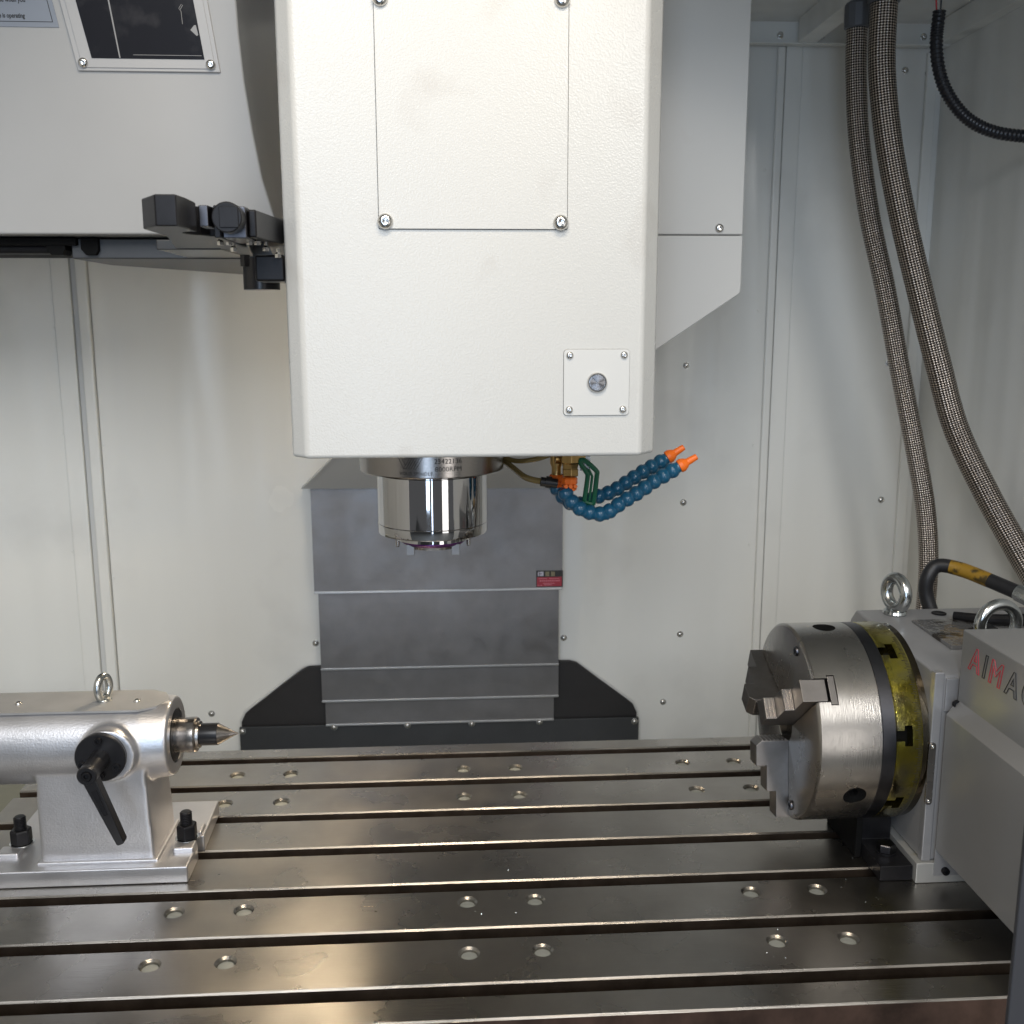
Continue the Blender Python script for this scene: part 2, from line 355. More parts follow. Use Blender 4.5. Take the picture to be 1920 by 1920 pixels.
# ================================================================== SETTING
W = 2.0
wb = MB()
# back wall sheets with folded seams between them (left, centre, right)
wb.box(-1.15, -.735, W, W+.012, -.55, 1.22); wb.box(-.667, .634, W, W+.012, -.55, 1.22); wb.box(.668, .952, W, W+.012, -.55, 1.22)
back = build(wb, 'back_wall', 'wall', None, bevel=.0015, kind='structure')
for x0, x1, gx0, gx1, hx in ((-.734, -.701, -.7, -.690, -.689), (.636, .667, .627, .6345, .612)):
    s_ = MB(); s_.box(x0, x1, W-.004, W+.010, -.55, 1.22); build(s_, 'seam_strip', 'wall', back, bevel=.0015)
# narrow joint cover with step
s_ = MB(); s_.box(-.689, -.668, W-.009, W+.01, -.55, 1.22); build(s_, 'seam_fold', 'wall', back, bevel=.004, seg=3)
s_ = MB(); s_.box(.6185, .634, W-.009, W-.0005, -.55, 1.19); build(s_, 'seam_fold', 'wall', back, bevel=.004, seg=3)
s_ = MB(); s_.box(-.70, -.690, W+.003, W+.009, -.55, 1.22); build(s_, 'seam_groove', 'cover', back)
s_ = MB(); s_.box(.905, .925, W-.010, W-.0005, -.55, 1.182); build(s_, 'corner_flange', 'wall', back, bevel=.002)
for x, z in ((.4652,.6027),(.4668,.33),(.4682,.0546),(.4364,-.0914),(.8708,.605),(.8737,.3302),(-.2744,.0514),(.2277,.0518),(-.4887,-.0927),(.866,1.1514),(.9108,1.1462)):
    inst(SC_WALL, 'screw', back, (x, W-.0002, z), (0,-1,0), random.random()*3)
for z in (.95,.70,.45,.22): # rivet dimples beside the seams
    for x in (-.737, -.664, .605):
        d = MB(); d.lathe([(.0028,0),(.0022,.0009),(0,.0014)], (x, W-.0002, z+random.uniform(-.03,.03)), (0,-1,0), 12); build(d, 'dimple', 'wall', back)
r_ = MB(); r_.box(.938, .950, .35, W-.001, -.55, 1.30); build(r_, 'right_wall', 'wall', None, bevel=.001, kind='structure')
r_ = MB(); r_.box(-1.12, -1.108, .35, W-.001, -.55, 1.30); build(r_, 'left_wall', 'wall', None, bevel=.001, kind='structure')
# ceiling right of the column with turned-down flanges
cg = MB(); cg.box(.26, .937, .60, W-.001, 1.232, 1.240); ceil = build(cg, 'ceiling', 'wall', None, kind='structure')
f_ = MB(); f_.box(.26, .936, W-.012, W-.0105, 1.190, 1.231); f_.box(.26, .936, W-.030, W-.0121, 1.1885, 1.1915); build(f_, 'rear_flange', 'wall', ceil, bevel=.0006)
f_ = MB(); f_.box(.915, .9375, .55, W-.032, 1.19, 1.1925); f_.box(.9125, .915, .55, W-.032, 1.19, 1.231); build(f_, 'side_flange', 'wall', ceil, bevel=.0006)
f_ = MB(); f_.box(.650, .682, .55, W-.033, 1.190, 1.193); f_.box(.6475, .650, .55, W-.033, 1.19, 1.231); build(f_, 'brace', 'wall', ceil, bevel=.0006)
for x, z in ((.697, 1.206), (.892, 1.208), (.62, 1.207)):
    inst(SC_WALL, 'screw', ceil, (x, W-.0122, z), (0,-1,0), .4)
cg = MB(); cg.box(-1.10, -.30, .75, W-.001, 1.28, 1.288); build(cg, 'ceiling', 'wall', None, kind='structure')
b_ = MB(); b_.box(-1.10, .93, .60, W-.002, -.50, -.46); build(b_, 'machine_bed', 'bed', None, kind='structure')
b_ = MB(); b_.box(-1.09, -.66, 1.0, W-.02, -.20, -.16); b_.prism([(1.0,-.16),(1.30,-.16),(1.95,-.04),(1.95,-.10),(1.0,-.2)], 'x', -1.09, -.66); build(b_, 'chip_tray', 'bed', None, kind='structure')
b_ = MB(); b_.box(-4, 4, -5, .3, -1.0, -.98); build(b_, 'workshop_floor', 'floor', None, kind='structure')

# ================================================================== TABLE
tb = thing('machine_table', 'long ground steel table with seven T-slots running across the bottom of the picture', 'machine table', (.05, 1.26, -.08))
SL = [.9745, 1.0755, 1.175, 1.2725, 1.370, 1.469, 1.566]; SWD = .0195
XL, XR = -.648, .80
lands = [(.917, SL[0]-SWD)]+[(SL[i], SL[i+1]-SWD) for i in range(6)]+[(SL[6], 1.600)]
HX = [-.3335, -.252, .0142, .096, .362, .4445]
rows = {1: 1.028, 2: 1.1295, 5: 1.409, 6: 1.504}
HR = .0122; CELL = .017; CH = .0019; NS = 24
for li, (y0, y1) in enumerate(lands):
    mb = MB()
    mb.add([(XL,y0,-.034),(XL,y0,-CH),(XR,y0,-CH),(XR,y0,-.034)], [(0,3,2,1)])
    mb.add([(XL,y0,-CH),(XL,y0+CH,0),(XR,y0+CH,0),(XR,y0,-CH)], [(0,3,2,1)])
    mb.add([(XL,y1,-CH),(XL,y1-CH,0),(XR,y1-CH,0),(XR,y1,-CH)], [(0,1,2,3)])
    mb.add([(XL,y1,-.034),(XL,y1,-CH),(XR,y1,-CH),(XR,y1,-.034)], [(0,1,2,3)])
    for X in (XL, XR): mb.add([(X,y0,-.034),(X,y1,-.034),(X,y1,-CH),(X,y1-CH,0),(X,y0+CH,0),(X,y0,-CH)], [(0,1,2,3,4,5)] if X == XR else [(5,4,3,2,1,0)])
    ya, yb = y0+CH, y1-CH
    if li in rows:
        cy = rows[li]; xs = XL
        for hx in HX:
            mb.add([(xs,ya,0),(hx-CELL,ya,0),(hx-CELL,yb,0),(xs,yb,0)], [(0,1,2,3)])
            mb.add([(hx-CELL,ya,0),(hx+CELL,ya,0),(hx+CELL,cy-CELL,0),(hx-CELL,cy-CELL,0)], [(0,1,2,3)])
            mb.add([(hx-CELL,cy+CELL,0),(hx+CELL,cy+CELL,0),(hx+CELL,yb,0),(hx-CELL,yb,0)], [(0,1,2,3)])
            rings = []
            for (r, z) in ((None, 0), (HR, 0), (HR-.0026, -.0024), (HR-.0026, -.008)):
                ring = []
                for k in range(NS):
                    a = 2*PI*(k+.5)/NS; c, s = math.cos(a), math.sin(a)
                    if r is None:
                        q = CELL/max(abs(c), abs(s)); ring.append((hx+q*c, cy+q*s, 0))
                    else: ring.append((hx+r*c, cy+r*s, z))
                rings.append(ring)
            # corners of the square cell
            vs = [p for rg in rings for p in rg]; fs = []
            for q in range(3):
                for k in range(NS):
                    j = (k+1) % NS
                    fs.append((q*NS+k, q*NS+j, (q+1)*NS+j, (q+1)*NS+k))
            mb.add(vs, fs)
            for sx_, sy_, k in ((1,1,2),(-1,1,8),(-1,-1,14),(1,-1,20)):
                a1 = rings[0][k]; a2 = rings[0][k+1]
                mb.add([a1, (hx+sx_*CELL, cy+sy_*CELL, 0), a2], [(0,1,2)])
            xs = hx+CELL
        mb.add([(xs,ya,0),(XR,ya,0),(XR,yb,0),(xs,yb,0)], [(0,1,2,3)])
    else: mb.add([(XL,ya,0),(XR,ya,0),(XR,yb,0),(XL,yb,0)], [(0,1,2,3)])
    o = build(mb, 'table_land', 'table', tb, smooth=20, recalc=False)
    o.data.materials.append(M['slot'])
    o.data.polygons[0].material_index = 1; o.data.polygons[3].material_index = 1
    if li == 0: o.data.materials.append(M['rust']); o.data.polygons[0].material_index = 2
    if li in rows:
        for hx in HX:
            p = MB(); p.lathe([(HR-.0028, 0), (HR-.0028, .0030), (HR-.005, .0036), (0, .0038)], (hx, rows[li], -.008), n=24); build(p, 'hole_plug', 'plug', tb)
mb = MB(); mb.box(XL+.001, XR-.001, .9195, 1.598, -.085, -.0345); build(mb, 'slot_floor', 'slot', tb)
mb = MB(); mb.box(XL, XR, .9172, .9190, -.085, -.0036); build(mb, 'front_edge', 'rust', tb)

mb = MB(); rnd = random.Random(5)
for k in range(70):
    x = rnd.gauss(.10, .22) if k % 3 else rnd.gauss(.52, .03); y = rnd.choice([1.00, 1.04, 1.10, 1.14, 1.20, 1.235, 1.31, 1.34])+rnd.uniform(-.012, .012); r = rnd.uniform(.0004, .0011); a = rnd.uniform(0, 3)
    if x < -.30 or x > .56: continue
    c, s_ = math.cos(a)*r, math.sin(a)*r
    mb.add([(x-c,y-s_,.0001),(x+s_*.5,y-c*.5,.0001),(x+c,y+s_,.0002),(x-s_*.4,y+c*.4,.0001),(x,y,.0001+r*.7)], [(0,1,4),(1,2,4),(2,3,4),(3,0,4),(0,3,2,1)])
tagk(build(mb, 'metal_chips', 'zinc', None, kind='stuff'), 'tiny bright metal chips scattered over the table top')

# ================================================================== WAY COVER, APRON, BRACKET
wc = thing('way_cover', 'stepped grey steel telescopic cover on the back wall below the spindle', 'way cover', (-.023, 1.965, -.115))
PN = [(-.2665, .2185, .1685, .375, 1.950), (-.2600, .2125, .0095, .186, 1.957), (-.2610, .2135, -.0600, .024, 1.964), (-.2560, .2050, -.1130, -.05, 1.971)]
for i, (x0, x1, z0, z1, y) in enumerate(PN):
    mb = MB()
    # sheet with a slightly wavy skin
    nx, nz = 30, 12; vs = []; fs = []
    for a in range(nx+1):
        for b in range(nz+1):
            fx, fz = a/nx, b/nz; e = min(fx, 1-fx, fz, 1-fz)
            wv = .0004*math.sin(fx*7+i*2)*math.sin(fz*4+i)
            vs.append((x0+(x1-x0)*fx, y-wv*min(1, e*8), z0+(z1-z0)*fz))
    for a in range(nx):
        for b in range(nz):
            p = a*(nz+1)+b; fs.append((p, p+nz+1, p+nz+2, p+1))
    mb.add(vs, fs); mb.box(x0, x1, y+.0006, y+.030, z0, z1)
    build(mb, 'cover_panel', 'way', wc, recalc=False)
    lip = MB(); lip.box(x0-.0004, x1+.0004, y-.0022, y+.0004, z0-.001, z0+.0032); build(lip, 'panel_lip', 'way_edge', wc, bevel=.0007)
for x in (-.240, -.0925, .0375, .176):
    inst(SC_WALL, 'screw', wc, (x, 1.9705, -.1165), (0,-1,0), random.random()*3)
# sticker
st = MB(); st.box(.1665, .2195, 1.9487, 1.9496, .1735, .2065); sk = build(st, 'sticker', 'sticker_black', wc, label='red and black maker sticker on the lower right of the top panel')
q = MB(); q.box(.1680, .2170, 1.9480, 1.9487, .1750, .1935); build(q, 'red_field', 'sticker_red', sk)
q = MB(); q.box(.1700, .1722, 1.9480, 1.9487, .1960, .2045); q.prism([(.1735,.1960),(.1808,.1960),(.1808,.2045),(.1735,.2045),(.1735,.2010),(.1765,.2015),(.1775,.2002),(.1765,.1990),(.1735,.1995)], 'y', 1.9480, 1.9487); build(q, 'emblem', 'sticker_white', sk)
for cx in (.1885, .1995):
    q = MB()
    for k in range(3): q.box(cx-.0036, cx+.0036, 1.9480, 1.9487, .1965+k*.003, .1978+k*.003)
    for k in (-1, 0, 1): q.box(cx+k*.0028-.0006, cx+k*.0028+.0006, 1.9476, 1.9481, .1955, .2045)
    build(q, 'gold_mark', 'sticker_gold', sk)
q = MB()
for k in range(10): q.box(.1735+k*.0041, .1762+k*.0041, 1.9474, 1.9480, .1850, .1873)
for a, b, z in ((.171,.188,.1902),(.192,.212,.1900),(.180,.203,.1805),(.182,.198,.1775),(.1695,.1725,.1765),(.1745,.1785,.1765)): q.box(a, b, 1.9474, 1.9480, z, z+.0010)
build(q, 'sticker_print', 'sticker_pink', sk)

ap = thing('column_apron', 'dark sheet metal apron behind the table at the foot of the way cover', 'apron', (-.024, 1.985, -.2))
mb = MB(); mb.box(-.4305, .3825, 1.979, 1.984, -.30, -.1155); build(mb, 'front_plate', 'apron', ap, bevel=.001)
for sg in (-1, 1):
    c = -.024; pts = [(c+sg*.18, -.30), (c+sg*.4035, -.30), (c+sg*.4035, -.108), (c+sg*.395, -.090), (c+sg*.383, -.0795), (c+sg*.278, .0015 if sg > 0 else -.001), (c+sg*.265, .006), (c+sg*.18, .006)]
    mb = MB(); mb.prism(pts, 'y', 1.988, 1.9985); build(mb, 'side_plate', 'apron_dark', ap, bevel=.0008)
    rim = [(c+sg*.4045, 1.9945, -.20), (c+sg*.4045, 1.9945, -.107), (c+sg*.396, 1.9945, -.088), (c+sg*.383, 1.9945, -.078), (c+sg*.278, 1.9945, .0035), (c+sg*.264, 1.9945, .0075), (c+sg*.235, 1.9945, .0085)]
    mb = MB(); mb.tube(rim, .0014, 8, rf=lambda i, L: .003 if i in (1, 2, 3) else .0012); build(mb, 'sealant_bead', 'sealant', ap)
for x in (-.4245, .3735): inst(SC_WALL, 'screw', ap, (x, 1.9788, -.124), (0,-1,0), .7)

br = thing('column_bracket', 'grey slanted sheet panel above the way cover behind the spindle', 'sheet panel', (-.03, 1.94, .376))
mb = MB(); mb.add([(-.2805,1.940,.3765),(.2186,1.940,.3715),(.2050,1.700,.5415),(-.1140,1.700,.5415),(-.2805,1.990,.3765),(.2186,1.990,.3715),(.2050,1.990,.5415),(-.1140,1.990,.5415)], [(0,1,2,3),(4,7,6,5),(0,4,5,1),(1,5,6,2),(2,6,7,3),(3,7,4,0)]); build(mb, 'panel', 'cover', br, bevel=.001)
mb = MB(); mb.add([(-.2815,1.936,.3765),(-.2765,1.936,.3765),(-.1090,1.697,.5415),(-.1150,1.697,.5415),(-.2815,1.941,.3800),(-.2765,1.941,.3800),(-.1090,1.702,.5445),(-.1150,1.702,.5445)], [(0,1,2,3),(4,7,6,5),(0,4,5,1),(1,5,6,2),(2,6,7,3),(3,7,4,0)]); build(mb, 'folded_edge', 'cover', br)
inst(SC_WALL, 'screw', br, (-.2605, 1.9318, .390), (0,-1,0), .2)

sc = thing('column_side_cover', 'pale sheet metal cover with slanted bottom right of the spindle head', 'machine cover', (.33, 1.7, .64))
mb = MB(); mb.prism([(.18,.548),(.3251,.6451),(.4536,.7305),(.4545,.742),(.4545,.8175),(.18,.8175)], 'y', 1.60, 1.90); build(mb, 'lower_panel', 'cover', sc, bevel=.002)
mb = MB(); mb.box(.18, .4535, 1.598, 1.90, .8185, 1.45); build(mb, 'upper_panel', 'cover', sc, bevel=.002)
inst(button_screw_mesh(.0068, name='cover_screw'), 'screw', sc, (.4165, 1.5978, .828), (0,-1,0), .3)

# ================================================================== SPINDLE HEAD
hd = thing('spindle_head', 'large textured white spindle head casing hanging over the middle of the table', 'spindle head', (.03, 1.35, .537))
mb = MB(); mb.prism([(-.1600,1.150),(.2170,1.150),(.2380,1.176),(.2380,1.62),(-.1785,1.62),(-.1785,1.170)], 'z', .5375, 1.45); build(mb, 'casing', 'head', hd, bevel=.005, seg=4)
mb = MB(); mb.prism(rrect(-.0733, .1317, .7868, 1.0270, .002), 'y', 1.1494, 1.1503); build(mb, 'gap_shade', 'gap_shade', hd)  # added dark sheet, paints the shaded gap line around the access panel
mb = MB(); mb.prism(rrect(-.0727, .1311, .7874, 1.0264, .002), 'y', 1.1474, 1.1494); cp = build(mb, 'access_panel', 'head', hd, bevel=.0006)
for x, z in ((-.0658,.7950),(.1240,.7943),(-.0658,1.0185),(.1238,1.0200)): inst(SC_BIG, 'screw', cp, (x, 1.1474, z), (0,-1,0), random.random()*3)
mb = MB(); mb.prism(rrect(.1283, .2029, .5842, .6583, .0045), 'y', 1.1494, 1.1503); build(mb, 'gap_shade', 'gap_shade', hd)  # same painted gap shade around the button plate
mb = MB(); mb.prism(rrect(.1286, .2026, .5845, .6580, .0042), 'y', 1.1479, 1.1494); bp_ = build(mb, 'button_plate', 'plate', hd, bevel=.0005)
for x, z in ((.1352,.6515),(.1962,.6517),(.1350,.5910),(.1957,.5911)): inst(SC_SM, 'screw', bp_, (x, 1.1479, z), (0,-1,0), random.random()*3)
mb = MB(); mb.lathe([(.0113,0),(.0113,.002),(.0104,.0036),(.0090,.0036),(.0088,.0022),(0,.0022)], (.1661,1.1479,.6213), (0,-1,0), 40); bt = build(mb, 'button', 'chrome', bp_)
m_ = mat('radial_brushed_button', (.60,.60,.63), .2, 1.0, aniso=.85); M['rb'] = m_
nt, N, L = nodes_of(m_); tg = N.new('ShaderNodeTangent'); tg.direction_type = 'RADIAL'; tg.axis = 'Z'; L.new(tg.outputs[0], N['Principled BSDF'].inputs['Tangent'])
mb = MB(); mb.lathe([(.0086,0),(.0086,.0012),(0,.0014)], (0,0,0), (0,0,1), 40); me_ = mb.mesh('button_cap', Vector()); me_.materials.append(m_); inst(me_, 'button_cap', bt, (.1661, 1.1457, .6213), (0,-1,0))

SX, SY = -.0238, 1.360
def sp(prof, name, m, parent=hd, n=96): 
    mb = MB(); mb.lathe([(r, 0+z) for r, z in prof], (SX, SY, 0), (0,0,1), n); return build(mb, name, m, parent)
sp([(.093,.5372),(.0955,.5372),(.0955,.4970),(.0940,.4955),(.060,.4955)][::-1], 'spindle_flange', 'flange')
nose = sp([(.030,.4955),(.0722,.4955),(.0722,.4915),(.0733,.4905),(.0733,.4255),(.0729,.4250),(.0725,.4248),(.0729,.4246),(.0733,.4240),(.0733,.4130),(.0725,.4112),(.045,.4108)][::-1], 'spindle_nose', 'mirror')
sp([(.0500,.4108),(.0500,.4020),(.0440,.4010)][::-1], 'bearing_ring', 'mirror', nose)
sp([(.0440,.4012),(.0445,.3990),(.0405,.3955),(.039,.3955)][::-1], 'seal_ring', 'purple', nose)
sp([(.0380,.3956),(.0370,.3915),(.0300,.3905),(.0230,.3905),(.0200,.4100),(0,.4100)][::-1], 'taper_bore', 'chrome', nose)
for sx_ in (-1, 1):
    mb = MB(); mb.box(SX+sx_*.0300-.0055, SX+sx_*.0300+.0055, SY-.0300, SY-.018, .3835, .3985); build(mb, 'drive_key', 'jaw', nose, bevel=.0006)
    mb = MB(); mb.lathe([(.0027,.4115),(.0027,.3925),(.0020,.3915)], (SX+sx_*.0475, SY-.010, 0), (0,0,1), 14); build(mb, 'air_pin', 'ground_steel', nose)
FR = .0957
def wrapf(x0, z0):
    def fn(v):
        a = (v.x+x0-SX)/FR
        rr = FR+v.z
        return (SX+math.sin(a)*rr, SY-math.cos(a)*rr, z0+v.y)
    return fn
text_on('VOLIS SPINDLE', .0058, wrapf(-.0640, .5005), 'engraved_name', 'engrave', hd, extrude=.0001, spacing=1.12)
text_on('23422136', .0086, wrapf(-.0195, .5148), 'engraved_number', 'engrave', hd, extrude=.0001, spacing=1.05)
text_on('8000RPM', .0086, wrapf(-.0185, .5050), 'engraved_speed', 'engrave', hd, extrude=.0001, spacing=1.05)
fn = wrapf(-.0655, .5085); mb = MB()
def stroke(pts):
    mb.tube([fn(Vector((p[0], p[1], 0))) for p in pts], .00028, 5)
def seg2(a, b, n=5): return [(a[0]+(b[0]-a[0])*k/n, a[1]+(b[1]-a[1])*k/n) for k in range(n+1)]
def para(x, w=.0035, h=.0140, sh=.0085): 
    for a, b in (((x,0),(x+w,0)),((x+w,0),(x+w+sh,h)),((x+w+sh,h),(x+sh,h)),((x+sh,h),(x,0))): stroke(seg2(a, b))
para(.007); para(.0135); para(.020)
for a, b in (((0,.014),(.004,.014)),((.004,.014),(.010,.004)),((0,.014),(.007,0)),((.0145,.0105),(.017,.004)),((.021,.0105),(.0235,.004))): stroke(seg2(a, b))
build(mb, 'engraved_emblem', 'engrave', hd)

# ================================================================== COOLANT LINES, VALVE
def loc_hose(pts, label, ymul, jit):
    t = thing('coolant_hose', label, 'coolant hose', pts[0], 'pair of blue segmented coolant hoses')
    P = smooth_path(pts, 40); Ls = [0]
    for i in range(1, len(P)): Ls.append(Ls[-1]+(P[i]-P[i-1]).length)
    n = round(Ls[-1]/.0136); pitch = Ls[-1]/n
    def at(l):
        for i in range(1, len(P)):
            if Ls[i] >= l: 
                k = (l-Ls[i-1])/max(1e-9, Ls[i]-Ls[i-1]); return P[i-1].lerp(P[i], k)
        return P[-1]
    mb = MB(); mb.lathe([(.0052,-.0030),(.0070,-.0010),(.0079,.0018),(.0080,.0040),(.0073,.0062),(.0066,.0068),(.0060,.0084),(.0056,.0100),(.0058,.0118),(.0052,.0125)], n=24)
    me = mb.mesh('segment', Vector()); me.materials.append(M['blue'])
    for k in range(n):
        a = at(k*pitch); b = at(min(Ls[-1], k*pitch+.004)); inst(me, 'segment', t, a, b-a, k, 1.28)
    e = P[-1]; d = (P[-1]-P[-6]).normalized()
    mb = MB(); mb.lathe([(.0055,-.001),(.0086,.0005),(.0090,.0050),(.0070,.0095),(.0048,.0125),(.0040,.0260),(.0032,.0265),(.0028,.0200)], e, d, 24); build(mb, 'nozzle', 'orange', t)
    return t
H1 = [(.1475,1.300,.4730),(.1535,1.300,.4632),(.1648,1.300,.4518),(.1792,1.300,.4449),(.1950,1.300,.4420),(.2090,1.300,.4470),(.2210,1.300,.4560),(.2340,1.300,.4640),(.2480,1.300,.4725),(.2600,1.300,.4815),(.2735,1.300,.4895),(.2860,1.300,.4970),(.2965,1.300,.5030)]
H2 = [(.1395,1.335,.4740),(.1490,1.335,.4600),(.1620,1.335,.4500),(.1760,1.335,.4500),(.1880,1.335,.4560),(.2020,1.335,.4610),(.2160,1.335,.4660),(.2290,1.335,.4740),(.2420,1.335,.4825),(.2550,1.335,.4910),(.2690,1.335,.4990),(.2800,1.335,.5050),(.2880,1.335,.5100)]
loc_hose(H1, 'nearer blue segmented coolant hose with orange nozzle under the spindle head', 1, 0)
loc_hose(H2, 'farther blue segmented coolant hose with orange nozzle behind the nearer one', 1, 1)
vt = thing('ball_valve', 'small brass ball valve with green handle under the spindle head', 'valve', (.158, 1.32, .505))
mb = MB(); mb.lathe([(.0125,.5372),(.0125,.520),(.0140,.519),(.0140,.508),(.0118,.506),(.0105,.500),(.0112,.499),(.0112,.4905),(.0085,.489)][::-1], (.157,1.318,0), (0,0,1), 6); build(mb, 'hex_body', 'brass', vt, bevel=.0006)
mb = MB(); mb.cyl((.148,1.325,.512),(.1365,1.322,.512), .0065); mb.cyl((.166,1.318,.515),(.176,1.318,.515), .006); mb.lathe([(.0085,.5372),(.0085,.505),(.0065,.500),(.0065,.490)][::-1], (.140,1.330,0), (0,0,1), 16); build(mb, 'port', 'brass', vt)
mb = MB(); mb.cyl((.176,1.318,.5195),(.182,1.318,.5195), .0055, n=6); build(mb, 'handle_nut', 'zinc', vt)
hp = [(.1690,.5090),(.1745,.5110),(.1900,.4975),(.1910,.4900),(.1870,.4560),(.1845,.4535),(.1765,.4560),(.1755,.4600),(.1790,.4900),(.1770,.4960)]
mb = MB(); mb.tube(smooth_path([(x, 1.311, z) for x, z in hp], 6, True), .0032, 8, closed=True); mb.tube([(.1815,1.311,.458),(.1850,1.311,.490),(.1800,1.311,.500)], .0018, 8)
build(mb, 'handle', 'green', vt)
mb = MB(); mb.box(.1690,.1830,1.3150,1.3165,.497,.520); build(mb, 'handle_strap', 'zinc', vt, bevel=.0004)
for (cx, cy) in ((.155,1.305),(.141,1.333)):
    mb = MB(); mb.lathe([(.0070,.4725),(.0090,.4735),(.0090,.4790),(.0078,.4800),(.0100,.4820),(.0100,.4885),(.0088,.4900)], (cx,cy,0), (0,0,1), 8)
    for k in range(3): mb.cyl((cx-.006+k*.006,cy-.006,.4775),(cx-.006+k*.006,cy-.0125,.4800), .0026, n=8)
    build(mb, 'hose_collar', 'orange', vt)
mb = MB(); mb.cyl((.1180,1.318,.4830),(.1400,1.318,.4800), .0062, n=16); mb.cyl((.1250,1.318,.4825),(.1320,1.318,.4815), .0078, n=16); build(mb, 'push_fitting', 'black_gloss', vt)
al = thing('air_line', 'olive translucent air line curving down from the head to the black fitting', 'tube', (.07, 1.37, .50))
mb = MB(); mb.tube(smooth_path([(.040,1.42,.5320),(.070,1.39,.5050),(.0850,1.36,.4950),(.1000,1.33,.4865),(.1190,1.318,.4830)], 10), .0042, 14); build(mb, 'tube', 'airline', al)
al = thing('air_line', 'thin olive air line running level just under the edge of the spindle head', 'tube', (.07, 1.37, .51))
mb = MB(); mb.tube(smooth_path([(.040,1.42,.5250),(.080,1.375,.5050),(.110,1.345,.5080),(.138,1.334,.5180)], 10), .0034, 14); build(mb, 'tube', 'airline', al)

# ================================================================== TOOL MAGAZINE
mg = thing('tool_magazine', 'pale grey tool magazine housing with dark window at top left', 'tool magazine', (-.5, 1.6, .80))
def slope(z): return 1.400-(z-.80)*.111
outline = [(-1.05,.8000),(-.2178,.8009),(-.2360,.870),(-.2440,.925),(-.2505,.985),(-.2535,1.040),(-.2545,1.11),(-.2545,1.25),(-1.05,1.25)]
mb = MB(); n = len(outline)
vs = [(x, slope(z), z) for x, z in outline]+[(x-(.02 if i in (1,2,3,4,5,6,7) else 0), 1.88, z) for i, (x, z) in enumerate(outline)]
mb.add(vs, [tuple(range(n))[::-1], tuple(range(n,2*n))]+[(i,(i+1)%n,n+(i+1)%n,n+i) for i in range(n)])
build(mb, 'housing', 'magazine', mg, bevel=.003, seg=3)
def mf(x, z, d): return (x, slope(z)-d, z)
def mquad(corners, d0, d1, name, m, parent, bevel=0):
    mb = MB(); k = len(corners); vs = [mf(x, z, d1) for x, z in corners]+[mf(x, z, d0) for x, z in corners]
    mb.add(vs, [tuple(range(k))[::-1], tuple(range(k,2*k))]+[(i,(i+1)%k,k+(i+1)%k,k+i) for i in range(k)]); return build(mb, name, m, parent, bevel=bevel)
FRM = [(-.4520,.9945),(-.2790,.9945),(-.2960,1.14),(-.4770,1.14)]
fr = mquad(FRM, -.0005, .0035, 'window_frame', 'frame', mg, .001)
mquad([(-.4460,.9980),(-.2845,.9980),(-.3010,1.138),(-.4700,1.138)], .0034, .0048, 'clear_plate', 'frame', fr, .0006)
gl = mquad([(-.4335,1.0085),(-.2968,1.0085),(-.3125,1.135),(-.4570,1.135)], .0047, .0054, 'window_pane', 'dark_window', fr)
mquad([(-.4000,1.009),(-.3985,1.009),(-.4120,1.135),(-.4140,1.135)], .0053, .0058, 'pane_seam', 'edge_and_reflection', gl)
mquad([(-.3830,1.0125),(-.3000,1.0125),(-.3000,1.0130),(-.3830,1.0130)], .0053, .0058, 'pane_scratch', 'edge_and_reflection', gl)
mquad([(-.3110,1.0415),(-.3040,1.0350),(-.3020,1.0360),(-.3040,1.0470),(-.3060,1.0470)], .0053, .0060, 'reflection_mark', 'edge_and_reflection', gl)  # pale shape that paints a reflection onto the pane
mb = MB(); mb.tube([mf(x, z, .0057) for x, z in ((-.3215,1.064),(-.3180,1.069),(-.3195,1.070),(-.3230,1.0655),(-.3205,1.062),(-.3200,1.0480))], .0004, 6); build(mb, 'paint_run', 'edge_and_reflection', gl)
for x, z in ((-.4445,1.0035),(-.2898,1.0030)): inst(button_screw_mesh(.0060, name='window_screw'), 'screw', fr, mf(x, z, .0047), (0,-1,-.11), .5)
sg_ = mquad([(-.70,1.0435),(-.4700,1.0435),(-.4960,1.20),(-.70,1.20)], -.0005, .0012, 'warning_sign', 'sign', mg)
for c in ([(-.70,1.0490),(-.4772,1.0490),(-.4773,1.0497),(-.70,1.0497)], [(-.4772,1.0490),(-.4764,1.0490),(-.4900,1.135),(-.4908,1.135)]):
    mquad(c, .0011, .0015, 'sign_border', 'black_ink', sg_)
for s, x, z, sz in (('d as much as possible when you', -.5850, 1.0710, .0078), ('ES.', -.5640, 1.0600, .0095), ('n the tool magazine is operating', -.5820, 1.0535, .0072)):
    text_on(s, sz, lambda v, x=x, z=z: mf(x+v.x, z+v.y, .0014+v.z), 'sign_text', 'black_ink', sg_, extrude=.0001, offset=.00018, sx=.78)
